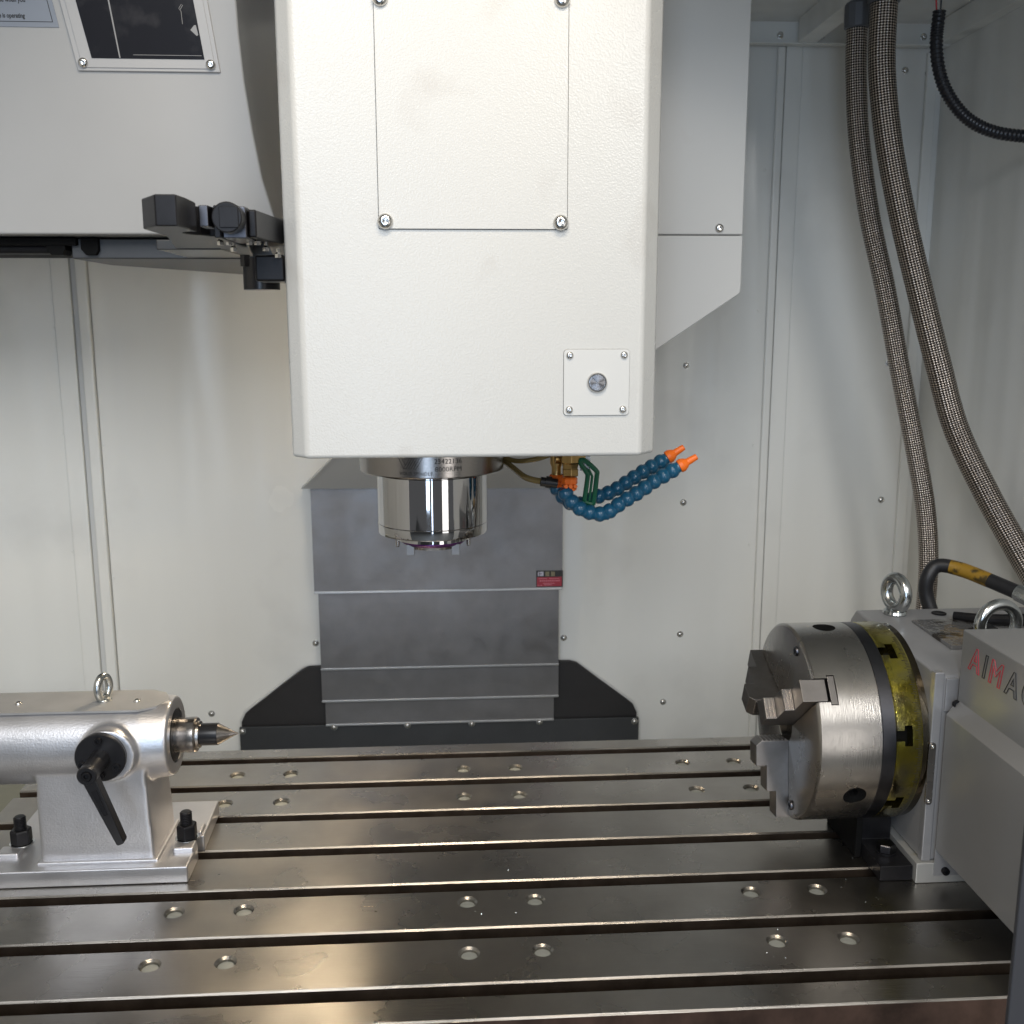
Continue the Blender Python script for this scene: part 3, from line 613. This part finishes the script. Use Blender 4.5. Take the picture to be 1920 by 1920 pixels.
# black plates under the housing; rear one also stands in for its shadowed underside
ub = thing('magazine_base', 'black carousel plates under the tool magazine housing', 'machine frame', (-.5, 1.6, .775))
mb = MB(); mb.box(-1.0, -.49, 1.43, 1.72, .789, .7985); build(mb, 'rear_plate', 'black_dull', ub, bevel=.001)
mb = MB(); mb.prism([(1.45,.7988),(1.47,.780),(1.55,.780),(1.57,.7988)], 'x', -.84, -.47); build(mb, 'rail', 'black_dull', ub)
mb = MB(); mb.prism([(-.50,1.44),(-.20,1.44),(-.20,1.90),(-.37,1.90),(-.50,1.60)], 'z', .772, .7985); build(mb, 'side_plate', 'apron', ub, bevel=.002)
for k in range(5):
    mb = MB(); mb.cyl((-.80+k*.05,1.46,.7888),(-.80+k*.05,1.46,.780), .006, n=6); build(mb, 'bolt', 'black', ub)
for x0, x1, y, r in ((-.66, -.53, 1.452, .0075), (-.80, -.70, 1.448, .0060)):
    mb = MB(); mb.cyl((x0, y, .7860), (x1, y, .7860), r, n=20); build(mb, 'roller', 'black', ub)
for x0, x1 in ((-.530, -.505), (-.700, -.672), (-.485, -.462)):
    mb = MB(); mb.prism([(x0,.7985),(x0,.7840),(x0+.006,.7765),(x1-.004,.7765),(x1,.7830),(x1,.7985)], 'y', 1.432, 1.462); build(mb, 'bracket', 'black_dull', ub, bevel=.001)
# tool changer arm
ar = thing('tool_changer_arm', 'black tool changer arm with gripper claw beside the spindle head', 'tool changer arm', (-.28, 1.25, .775))
Z0, Z1 = .7752, .8035
# claw with bored jaw
arc = [(-.258+.030*math.cos(a), 1.085+.030*math.sin(a)) for a in [math.radians(t) for t in range(200, -40, -20)]]
claw = [(-.300,1.005),(-.268,.990),(-.2575,.990),(-.2545,1.000),(-.2545,1.035)]
claw = [(-.2860,1.020),(-.2650,.985),(-.2455,.985),(-.2430,1.010),(-.2430,1.050)]
hole = [(-.2400+.020*math.cos(math.radians(t)), 1.065+.024*math.sin(math.radians(t))) for t in range(250, 80, -17)]
poly = claw+[p for p in hole if p[0] < -.2440]+[(-.2420,1.100),(-.220,1.100),(-.228,1.235),(-.285,1.60),(-.35,1.60),(-.335,1.34),(-.2860,1.10)]
mb = MB(); mb.prism(poly, 'z', Z0, Z1); build(mb, 'arm_body', 'black', ar, bevel=.0015)
mb = MB(); mb.prism([(-.345,1.28),(-.27,1.28),(-.255,1.95),(-.36,1.95)], 'z', Z0-.0015, Z0+.010); build(mb, 'arm_underplate', 'arm_under', ar, bevel=.001)
mb = MB(); mb.prism([(-.2420,1.055),(-.2330,1.055),(-.2310,1.085),(-.2430,1.085)], 'z', Z0+.006, Z1-.002); build(mb, 'key_insert', 'dark_ring', ar, bevel=.001)
mb = MB(); mb.box(-.230,-.2240,1.065,1.20,Z0-.004,Z1-.001); build(mb, 'side_jaw', 'black', ar, bevel=.001)
mb = MB(); mb.box(-.2235,-.2005,1.075,1.15,Z0-.0035,Z1-.001); build(mb, 'centre_block', 'dark_ring', ar, bevel=.001)
mb = MB(); mb.lathe([(.0150,0),(.0150,.020),(.0140,.021)], (-.2150,1.075,.7900), (0,-1,0), 32); pl_ = build(mb, 'plunger', 'black', ar, bevel=.0005)
mb = MB(); mb.box(-.2220,-.2035,1.0525,1.0545,.7800,.8000); build(mb, 'plunger_flat', 'black', ar, bevel=.0006)
mb = MB(); mb.prism([(-.2000,1.085),(-.1920,1.085),(-.1800,1.20),(-.17,1.50),(-.24,1.50),(-.2000,1.18)], 'z', Z0-.002, Z1-.003); build(mb, 'right_jaw', 'black', ar, bevel=.002)
for x, y, z in ((-.2360,1.12,.7700),(-.2270,1.12,.7700),(-.2245,1.13,.7640),(-.2060,1.12,.7700),(-.1980,1.12,.7700),(-.1930,1.14,.7650),(-.1850,1.17,.7600)):
    mb = MB(); mb.lathe([(.0036,0),(.0036,.004),(.0020,.006),(.0020,.010)][::-1], (x,y,z-.002), (0,0,1), 6); build(mb, 'bolt', 'chrome', ar)
mb = MB(); mb.box(-.2130,-.1800,1.18,1.24,.7330,.7620); build(mb, 'clamp_block', 'black', ar, bevel=.003)
mb = MB(); mb.cyl((-.2180,1.25,.762),(-.2180,1.25,.7260), .021, n=32); mb.cyl((-.2330,1.235,.765),(-.2330,1.235,.752), .006, n=6); build(mb, 'clamp_cylinder', 'black_gloss', ar)
mb = MB(); mb.box(-.1800,-.1740,1.20,1.24,.7400,.7480); build(mb, 'side_bolt', 'black', ar)

# ================================================================== TAILSTOCK
ts = thing('tailstock', 'silver cast tailstock with pointed live centre at the left end of the table', 'tailstock', (-.45, 1.27, 0))
AY, AZ = 1.262, .1685
mb = MB()
mb.prism([(-.5175,.018),(-.3775,.018),(-.3835,.165),(-.5150,.165)], 'y', 1.2135, 1.312)
mb.lathe([(.052,0),(.0555,.010),(.0560,.23),(.0545,.258),(.0500,.293)], (-.6470,AY,AZ), (1,0,0), 48)
mb.lathe([(.034,0),(.0335,.018)], (-.4215,1.2160,.1690), (0,-1,0), 40)
bo = build(mb, 'casting', 'cast', ts)
rm = bo.modifiers.new('r', 'REMESH'); rm.mode = 'VOXEL'; rm.voxel_size = .0022; rm.use_smooth_shade = True
sm = bo.modifiers.new('s', 'SMOOTH'); sm.factor = .6; sm.iterations = 7
bake(bo)
c1 = MB(); c1.lathe([(.0345,0),(.0345,.060)], (-.3900,AY,AZ), (1,0,0), 40)
c1b = MB(); c1b.box(-.75,-.30,1.15,1.40,AZ+.0485,.30)
c1.v = [v-WM[bo].translation for v in c1.v]; c1b.v = [v-WM[bo].translation for v in c1b.v]
for cc in (c1, c1b): cc.v = [v+WM[bo].translation for v in cc.v]
bake(bo, [c1, c1b])
bo.data.set_sharp_from_angle(angle=math.radians(50))
mb = MB(); mb.prism([(-.640,1.226),(-.3900,1.226),(-.3700,1.238),(-.3600,1.262),(-.3700,1.286),(-.3900,1.298),(-.640,1.298)], 'z', AZ+.0460, AZ+.0487); build(mb, 'top_pad', 'pad', ts)
for x in (-.545, -.3990): inst(button_screw_mesh(.0045, name='pad_screw'), 'screw', ts, (x, AY-.005, AZ+.0486), (0,0,1), .3)
mb = MB()
bp2 = [(-.580,1.1945),(-.3330,1.1945),(-.3335,1.2520),(-.3540,1.2520),(-.3570,1.2620),(-.3540,1.2720),(-.3300,1.2720),(-.3330,1.3740),(-.580,1.3740),(-.580,1.2740),(-.5600,1.2740),(-.5560,1.2640),(-.5600,1.2540),(-.5800,1.2540)]
mb.prism(bp2, 'z', .0003, .0225); build(mb, 'base_plate', 'cast', ts, bevel=.0022, seg=3)
mb = MB()
mb.box(-.5220,-.3720,1.2085,1.3160,.0200,.0262); build(mb, 'base_fillet', 'cast', ts, bevel=.005, seg=4)
mb = MB(); mb.box(-.360,-.3335,1.2290,1.2500,.0200,.0290); build(mb, 'bolt_pad', 'cast', ts, bevel=.003, seg=3)
mb = MB(); mb.box(-.360,-.3335,1.2740,1.3000,.0200,.0275); build(mb, 'bolt_pad', 'cast', ts, bevel=.003, seg=3)
mb = MB(); mb.box(-.579,-.551,1.2280,1.2500,.0200,.0290); build(mb, 'bolt_pad', 'cast', ts, bevel=.003, seg=3)
for x in (-.3480, -.5580):
    y = 1.2580
    tn = thing('clamping_nut', 'black hex nut on a threaded stud at the %s of the tailstock base' % ('right end' if x > -.4 else 'left end'), 'nut', (x, y, .029), 'black clamping nuts on the tailstock base')
    mb = MB(); mb.lathe([(.0125,.0292),(.0132,.0300),(.0132,.0460),(.0120,.0480),(.006,.0480)], (x,y,0), (0,0,1), 6); build(mb, 'nut', 'black', tn, bevel=.0005)
    mb = MB(); mb.cyl((x,y,.0275),(x,y,.0292), .0150, n=32); build(mb, 'washer', 'zinc', tn)
    mb = MB(); pr = []
    z = .046
    while z < .0640: pr += [(.0064, z), (.0077, z+.0008), (.0077, z+.0012), (.0064, z+.0021)]; z += .0023
    pr += [(.0060,.0650),(0,.0652)]; mb.lathe(pr, (x,y,0), (0,0,1), 24); build(mb, 'stud', 'black', tn)
# clamp lever
mb = MB(); mb.lathe([(.0305,0),(.0305,.0060),(.0295,.0072)], (-.4275,1.1990,.1700), (0,-1,0), 48); fl = build(mb, 'lever_flange', 'black_gloss', ts)
for a in (90, 200, 330, 270):
    x = -.4275+.0225*math.cos(math.radians(a)); z = .1700+.0225*math.sin(math.radians(a)); inst(cap_screw_mesh(.0046, 'black', 'flange_screw'), 'screw', fl, (x, 1.1925, z), (0,-1,0), a)
mb = MB(); mb.lathe([(.0125,0),(.0110,.030),(.0118,.034),(.0118,.046),(.0105,.0475),(.0065,.0475),(.0065,.0440),(0,.0440)], (-.4275,1.1918,.1685), (0,-1,0), 32); lv = build(mb, 'lever_pivot', 'black_gloss', ts)
inst(cap_screw_mesh(.0055, 'black', 'pivot_screw'), 'screw', lv, (-.4275, 1.1480, .1685), (0,-1,0), .1)
d = Vector((.0320, 0, -.0860)).normalized(); nrm = Vector((d.z, 0, -d.x)); A = Vector((-.4250, 0, .1615)); mb = MB()
def lev(t, w): return A+d*t+nrm*w
pp = [lev(0,-.0080), lev(.084,-.0048), lev(.0865,-.0036), lev(.0865,.0036), lev(.084,.0048), lev(0,.0080)]
mb.prism([(p.x, p.z) for p in pp], 'y', 1.1450, 1.1590); hd_ = build(mb, 'lever_handle', 'black_gloss', ts, bevel=.0012)
mb = MB(); pp = [lev(.012,-.0035), lev(.046,-.0025), lev(.046,.0025), lev(.012,.0035)]; mb.prism([(p.x, p.z) for p in pp], 'y', 1.1440, 1.1452); build(mb, 'handle_inlay', 'black', hd_, bevel=.0005)
# live centre
mb = MB(); mb.lathe([(.0330,-.028),(.0330,-.0075),(.0300,-.0060),(.0240,-.0060)], (-.3480,AY,AZ), (1,0,0), 48); build(mb, 'quill_seal', 'black', ts)
lc = thing('live_centre', 'pointed steel live centre with black shank pointing right from the tailstock', 'live centre', (-.32, AY, AZ))
mb = MB(); mb.lathe([(.0215,-.3680+.35),(.0222,-.017),(.0222,.0105),(.0225,.0115),(.0225,.0205),(.0212,.0225),(.0175,.0228),(.0170,.0262),(.0140,.0268)], (-.3500,AY,AZ), (1,0,0), 64); build(mb, 'housing', 'ground_steel', lc)
mb = MB(); mb.lathe([(.0140,0),(.0142,.001),(.0142,.0220),(.0138,.0225)], (-.3235,AY,AZ), (1,0,0), 48); build(mb, 'shank', 'black_gloss', lc)
mb = MB(); mb.lathe([(.0137,0),(.0062,.0140),(.0057,.0142),(.0004,.0255),(0,.0257)], (-.3012,AY,AZ), (1,0,0), 64); build(mb, 'cone', 'ground_steel', lc)

def eye_bolt(x, y, z, R, r, ang, label, zs=1.0):
    t = thing('eye_bolt', label, 'eye bolt', (x, y, z), 'zinc lifting eye bolts')
    mb = MB(); mb.lathe([(R*.75,0),(R*.80,.002),(R*.74,R*.26),(R*.45,R*.40),(R*.30,R*.62)], (x,y,z), (0,0,1), 32); build(mb, 'collar', 'zinc', t)
    c = Vector((x, y, z+R*1.02+r*1.1)); u = Vector((math.cos(ang), math.sin(ang), 0)); w = Vector((0,0,1))
    mb = MB(); mb.tube([c+(u*math.cos(a)+w*math.sin(a)*zs)*R for a in [2*PI*k/40 for k in range(40)]], r, 16, closed=True); build(mb, 'ring', 'zinc', t)
eye_bolt(-.4412, AY, AZ+.0487, .0118, .0048, math.radians(72), 'small zinc eye bolt on top of the silver tailstock', 1.25)

# ================================================================== ROTARY TABLE
rt = thing('rotary_table', 'grey fourth axis rotary table standing at the right end of the table', 'rotary table', (.70, 1.27, 0))
CY, CZ = 1.265, .1665
mb = MB(); mb.prism([(1.1400,.0274),(1.4050,.0274),(1.4050,.262),(1.388,.2800),(1.155,.2740),(1.1400,.268)], 'x', .5790, .93); build(mb, 'body', 'body', rt, bevel=.004, seg=3)
mb = MB(); mb.box(.5785, .5905, 1.1385, 1.1500, .0275, .2735); build(mb, 'front_plate', 'body_light', rt, bevel=.0015)
mb = MB(); mb.box(.5925, .6085, 1.1375, 1.1500, .2240, .2660); build(mb, 'mounting_tab', 'body_light', rt, bevel=.001)
mb = MB(); mb.prism([(.5925,.0110),(.6280,.0110),(.5925,.0500)], 'y', 1.1330, 1.1340); build(mb, 'mounting_tab', 'body_light', rt)
mb = MB(); mb.box(.5712, .93, 1.1345, 1.4150, .0003, .0270); build(mb, 'foot', 'foot', rt, bevel=.001)
mb = MB(); mb.lathe([(.1200,0),(.1260,.002),(.1265,.0110)], (.5680,CY,CZ), (1,0,0), 96); build(mb, 'hub', 'oil_dark', rt)
mb = MB(); mb.prism(rrect(.6350,.7300,1.215,1.330,.002), 'z', .2760, .2815); build(mb, 'top_plate', 'wet', rt, bevel=.0006)
mb = MB(); mb.lathe([(.0100,0),(.0100,.0016),(.0085,.0020),(.0060,.0010),(0,.0010)], (.690,1.362,.2796), (0,0,1), 24); build(mb, 'oil_plug', 'black', rt)
mb = MB(); mb.prism(rrect(.5765,.5852,.1040,.1850,.0042,6), 'y', 1.1362, 1.1384); vn = build(mb, 'index_plate', 'ground_steel', rt, bevel=.0004)
for z in (.109, .180): inst(SC_SM, 'screw', vn, (.5808, 1.1362, z), (0,-1,0), .2, .6)
# faceplate with T-slots
mb = MB(); mb.lathe([(.1200,0),(.1272,0),(.1280,.0010),(.1280,.0180),(.12785,.0184),(.1280,.0310),(.1270,.0330),(.1200,.0330)], (.5370,CY,CZ), (1,0,0), 128); fp = build(mb, 'faceplate', 'oil', rt)
cuts = []
for a in (62, 12, -33, -78, 107):
    ca, sa = math.cos(math.radians(a)), math.sin(math.radians(a)); rd = Vector((0,-ca,sa)); tn = Vector((0,sa,ca)); O = Vector((0,CY,CZ))
    pts = [(.5350,-.0065),(.5470,-.0065),(.5470,-.0125),(.5570,-.0125),(.5570,.0125),(.5470,.0125),(.5470,.0065),(.5350,.0065)]
    c = MB(); n = len(pts); vs = [O+rd*.100+tn*t+Vector((x,0,0)) for x, t in pts]+[O+rd*.135+tn*t+Vector((x,0,0)) for x, t in pts]
    c.add(vs, [tuple(range(n))[::-1], tuple(range(n,2*n))]+[(i,(i+1)%n,n+(i+1)%n,n+i) for i in range(n)]); cuts.append(c)
bake(fp, cuts); fp.data.set_sharp_from_angle(angle=math.radians(35))
mb = MB(); mb.lathe([(.100,0),(.1120,0),(.1120,.030),(.100,.030)], (.5385,CY,CZ), (1,0,0), 64); build(mb, 'slot_core', 'black_dull', rt)
# degree ticks on the rim
mb = MB()
for k in range(150):
    a = math.radians(-75+k*1.0); ca, sa = math.cos(a), math.sin(a); rd = Vector((0,-ca,sa)); tn = Vector((0,sa,ca)); O = Vector((0,CY,CZ)); L_ = .0075 if k % 5 == 0 else .0045
    vs = []
    for rr in (.1278,.1282):
        for xx in (.5680-L_, .5680):
            for t in (-.00022,.00022): vs.append(O+rd*rr+tn*t+Vector((xx,0,0)))
    mb.add(vs, [(0,1,3,2),(4,6,7,5),(0,4,5,1),(2,3,7,6),(0,2,6,4),(1,5,7,3)])
build(mb, 'degree_marks', 'engrave', rt, kind='stuff')
# chuck
ck = thing('chuck', 'large three jaw steel chuck facing left on the rotary table', 'chuck', (.49, CY, CZ-.128))
mb = MB(); mb.lathe([(.0280,.030),(.0280,.0008),(.0295,0),(.1235,0),(.1255,.0006),(.1280,.0032),(.1280,.0780),(.1275,.0786),(.1100,.0786)], (.4410,CY,CZ), (1,0,0), 144); cb = build(mb, 'chuck_body', 'chuck', ck)
def jaw_dirs(a):
    ca, sa = math.cos(math.radians(a)), math.sin(math.radians(a)); return Vector((0,-ca,sa)), Vector((0,sa,ca))
cuts = []
def radial_box(a, x0, x1, r0, r1, w):
    rd, tn = jaw_dirs(a); O = Vector((0,CY,CZ)); c = MB(); vs = []
    for r in (r0, r1):
        for x in (x0, x1):
            for t in (-w, w): vs.append(O+rd*r+tn*t+Vector((x,0,0)))
    c.add(vs, [(0,1,3,2),(4,6,7,5),(0,4,5,1),(2,3,7,6),(0,2,6,4),(1,5,7,3)]); return c
JA = (38, 158, 278)
for a in JA:
    cuts.append(radial_box(a, .435, .4590, .020, .140, .0152)); cuts.append(radial_box(a, .4589, .4685, .020, .140, .0190))
KH = (-25, 89)
for a in KH:
    rd, tn = jaw_dirs(a); c = MB(); kx = .4930 if a < 0 else .4860; c.cyl(Vector((kx,CY,CZ))+rd*.112, Vector((kx,CY,CZ))+rd*.135, .0145, n=32); cuts.append(c)
for a in (62, 180+62, -60):
    pass
bake(cb, cuts); cb.data.set_sharp_from_angle(angle=math.radians(30))
# separate dark face disc set on the front
mb = MB(); 
for a in KH:
    rd, tn = jaw_dirs(a); P0 = Vector((.4930 if a < 0 else .4860,CY,CZ))+rd*.1150
    mb = MB(); mb.lathe([(.0142,0),(.0142,.0115),(.0122,.0112),(.0075,.0080),(.0065,.0080),(.0060,.0010),(0,.0010)], P0, rd, 24, hexes=(4,5)); build(mb, 'key_socket', 'black_dull', ck)
for a in (73.5, -69.0):
    rd, tn = jaw_dirs(a); P0 = Vector((.4413,CY,CZ))+rd*.1100
    o = inst(SC_CAPS, 'screw', ck, P0+Vector((.0035,0,0)), (-1,0,0), .2, 1.15)
prof = [(.0215,-.054),(.0560,-.054),(.0575,-.052),(.0575,-.040),(.0910,-.040),(.0920,-.039),(.0920,-.027),(.1270,-.027),(.1270,.0145),(.0215,.0145)]
prof = [(.0240,-.0355),(.0300,-.0430),(.0560,-.0430),(.0570,-.0420),(.0570,-.0290),(.0905,-.0290),(.0915,-.0280),(.0915,-.0165),(.1270,-.0165),(.1270,.0150),(.0240,.0150)]
for a in JA:
    rd, tn = jaw_dirs(a); O = Vector((.4410,CY,CZ)); n = len(prof); w = .0140
    jt = MB(); vs = [O+rd*r+tn*(-w)+Vector((x,0,0)) for r, x in prof]+[O+rd*r+tn*w+Vector((x,0,0)) for r, x in prof]
    jt.add(vs, [tuple(range(n))[::-1], tuple(range(n,2*n))]+[(i,(i+1)%n,n+(i+1)%n,n+i) for i in range(n)]); jw = build(jt, 'jaw', 'jaw', ck, bevel=.0018)
    g = radial_box(a, .4595, .4680, .024, .1268, .0180); build(g, 'jaw_tongue', 'jaw', jw, bevel=.0006)
    for k in range(7):
        g = radial_box(a, .4060+k*.0052, .4085+k*.0052, .0228, .0242, .0115); build(g, 'grip_tooth', 'ground_steel', jw, bevel=.0004)
    for r0, x0 in ((.0562,.3995),(.0900,.4130)):
        for k in range(3):
            g = radial_box(a, x0+k*.0040, x0+.0022+k*.0040, r0+.0010, r0+.0024, .0125); build(g, 'grip_tooth', 'ground_steel', jw, bevel=.0003)
mb = MB(); mb.lathe([(.110,0),(.1270,0),(.1278,.0008),(.1278,.0162),(.1272,.0170),(.110,.0170)], (.5198,CY,CZ), (1,0,0), 128); build(mb, 'adapter_ring', 'dark_ring', ck)
# motor cover
mc = thing('motor_cover', 'grey sheet metal cover with red and black outlined letters at the right edge', 'machine cover', (.75, 1.0, .04))
mb = MB(); mb.prism([(.5920,.0470),(.95,.0470),(.95,.3290),(.6060,.3290),(.6050,.3280),(.6050,.2410),(.5920,.2230)], 'y', .925, 1.1320); build(mb, 'cover_shell', 'motor_cover', mc, bevel=.0015)
for x, y, z, n_ in ((.6045,1.1372,.2365,(0,-1,0)),):
    pass
inst(SC_CAP, 'screw', mc, (.6030, 1.1318, .2365), (0,-1,0), .4)
inst(SC_CAP, 'screw', mc, (.6067, 1.1328, .0175), (0,-1,0), .4)
def cf(y0, z0):
    return lambda v: (.6046-v.z, y0-v.x, z0+v.y)
cur = 1.1130
for ch, m_n, adv in (('A','red_ink',.0290),('I','black_ink',.0140),('M','red_ink',.0360),('A','black_ink',.0300),('C','black_ink',.030)):
    text_on(ch, .0395, cf(cur, .2880), 'letter', m_n, mc, outline=.00050, shear=.22, offset=.0006, sx=.88); cur -= adv
# clamps
cl = thing('clamp_block', 'black stepped clamp block bolted to the table below the chuck', 'clamp', (.55, 1.2, 0))
mb = MB(); mb.prism([(1.1420,.0003),(1.1420,.0205),(1.2100,.0205),(1.2100,.0560),(1.2900,.0560),(1.2900,.0003)], 'x', .5290, .5705); build(mb, 'block', 'black', cl, bevel=.0012)
mb = MB(); mb.box(.5200,.5285,1.20,1.30,.0003,.0560); build(mb, 'side_block', 'black_dull', cl, bevel=.001)
bt2 = thing('clamp_bolt', 'black hex head bolt on the lower step of the clamp block', 'bolt', (.5500, 1.176, .0205))
mb = MB(); mb.cyl((.5500,1.176,.0206),(.5500,1.176,.0230), .0125, n=32); build(mb, 'washer', 'black', bt2)
mb = MB(); mb.lathe([(.0115,0),(.0120,.0008),(.0120,.0095),(.0105,.0108),(0,.0110)], (.5500,1.176,.0230), (0,0,1), 6); build(mb, 'head', 'dark_ring', bt2, bevel=.0005)

# eye bolts on the rotary table
eye_bolt(.6270, 1.365, .2795, .0210, .0086, math.radians(103), 'zinc eye bolt on the far corner of the rotary table near the braided hose')
eye_bolt(.6830, 1.195, .2800, .0258, .0074, math.radians(8), 'zinc eye bolt seen flat on above the lettered motor cover')
# hydraulic hose
hh = thing('hydraulic_hose', 'black rubber hose with yellow band arching behind the rotary table', 'hose', (.75, 1.42, .28))
P_ = smooth_path([(.7180,1.43,.2500),(.7080,1.44,.2850),(.7080,1.44,.3120),(.7220,1.44,.3300),(.7470,1.42,.3290),(.7750,1.38,.3200),(.7960,1.34,.3120)], 10)
mb = MB(); mb.tube(P_, .0105, 20); build(mb, 'hose', 'rubber', hh)
mb = MB(); mb.tube(P_[36:50], .0107, 20); build(mb, 'yellow_band', 'yellow', hh)
mb = MB(); mb.lathe([(.0115,0),(.0122,.002),(.0122,.030),(.0105,.034),(.0105,.050)], P_[-1]-Vector((.004,-.006,-.002)), Vector((.055,-.10,-.028)), 12); build(mb, 'crimp_fitting', 'zinc', hh, bevel=.0004)
mb = MB(); mb.tube(smooth_path([(.80,1.27,.298),(.76,1.29,.290),(.720,1.31,.287),(.695,1.33,.286)], 6), .010, 12, rf=lambda i, L: .010-.004*i/18); mb.cyl((.7050,1.235,.285),(.7050,1.262,.285),.012,n=6); build(mb, 'pipe_elbow', 'black', hh)

# ================================================================== BRAIDED HOSES, CONDUIT
def braided(pts, r, label, top):
    t = thing('braided_hose', label, 'braided hose', pts[0], 'steel braided hoses hanging from the ceiling')
    P = smooth_path(pts, 16); mb = MB(); mb.tube(P, r, 32); build(mb, 'braid', 'braid', t)
    mb = MB(); d = (P[0]-P[3]).normalized(); mb.lathe([(r*1.02,-.006),(r*1.22,-.004),(r*1.25,.010),(r*1.22,.030),(r*1.05,.034)], P[0]-d*.004, d, 12); build(mb, 'gland', 'grey_gland', t, bevel=.001)
    return t
braided([(.661,1.72,1.158),(.664,1.72,1.08),(.675,1.72,.98),(.700,1.72,.86),(.735,1.72,.74),(.7685,1.72,.61),(.8035,1.72,.48),(.831,1.72,.37),(.8440,1.72,.28),(.846,1.72,.20),(.843,1.72,.10)], .0166, 'left braided steel hose running down to the back of the rotary table', 1)
braided([(.679,1.66,1.180),(.681,1.66,1.08),(.699,1.66,.97),(.728,1.66,.86),(.766,1.66,.74),(.806,1.66,.62),(.846,1.66,.51),(.887,1.62,.405),(.916,1.56,.32),(.930,1.50,.26),(.935,1.45,.20)], .0205, 'right braided steel hose slanting down to the right edge', 1)
cn = thing('corrugated_conduit', 'black corrugated cable conduit curving from the ceiling to the right edge', 'conduit', (.74, 1.6, 1.13))
P_ = smooth_path([(.7395,1.60,1.1430),(.7385,1.60,1.095),(.7490,1.60,1.050),(.7700,1.60,1.015),(.8000,1.60,.9880),(.8400,1.60,.9720),(.8900,1.60,.9660),(.936,1.60,.9660)], 60)
# even spacing, one rib per 3.6 mm
Q = [P_[0]]; 
for p in P_:
    if (p-Q[-1]).length >= .0009: Q.append(p)
mb = MB(); mb.tube(Q, .0095, 14, rf=lambda i, L: .0098 if (i % 4) < 2 else .0086); build(mb, 'sleeve', 'conduit', cn, smooth=60)
for dx, mn, lb in ((-.003, 'red_wire', 'red'), (.002, 'black_gloss', 'black')):
    mb = MB(); mb.tube(smooth_path([(.7390+dx,1.60,1.138),(.7380+dx*1.6,1.60,1.16),(.7350+dx*2,1.60,1.19),(.733+dx,1.60,1.232)], 6), .0013, 8); build(mb, 'wire', mn, cn)
mb = MB(); mb.cyl((.7335,1.60,1.160),(.7310,1.60,1.178), .0042, n=12); build(mb, 'wire_boot', 'red_wire', cn)

# door post at the near right
pp = thing('door_post', 'dark blurred door post rising at the bottom right corner', 'post', (.47, .79, -.6))
mb = MB(); mb.box(.4975,.514,.797,.803,-.6,.30); build(mb, 'post', 'post', pp, bevel=.0015)
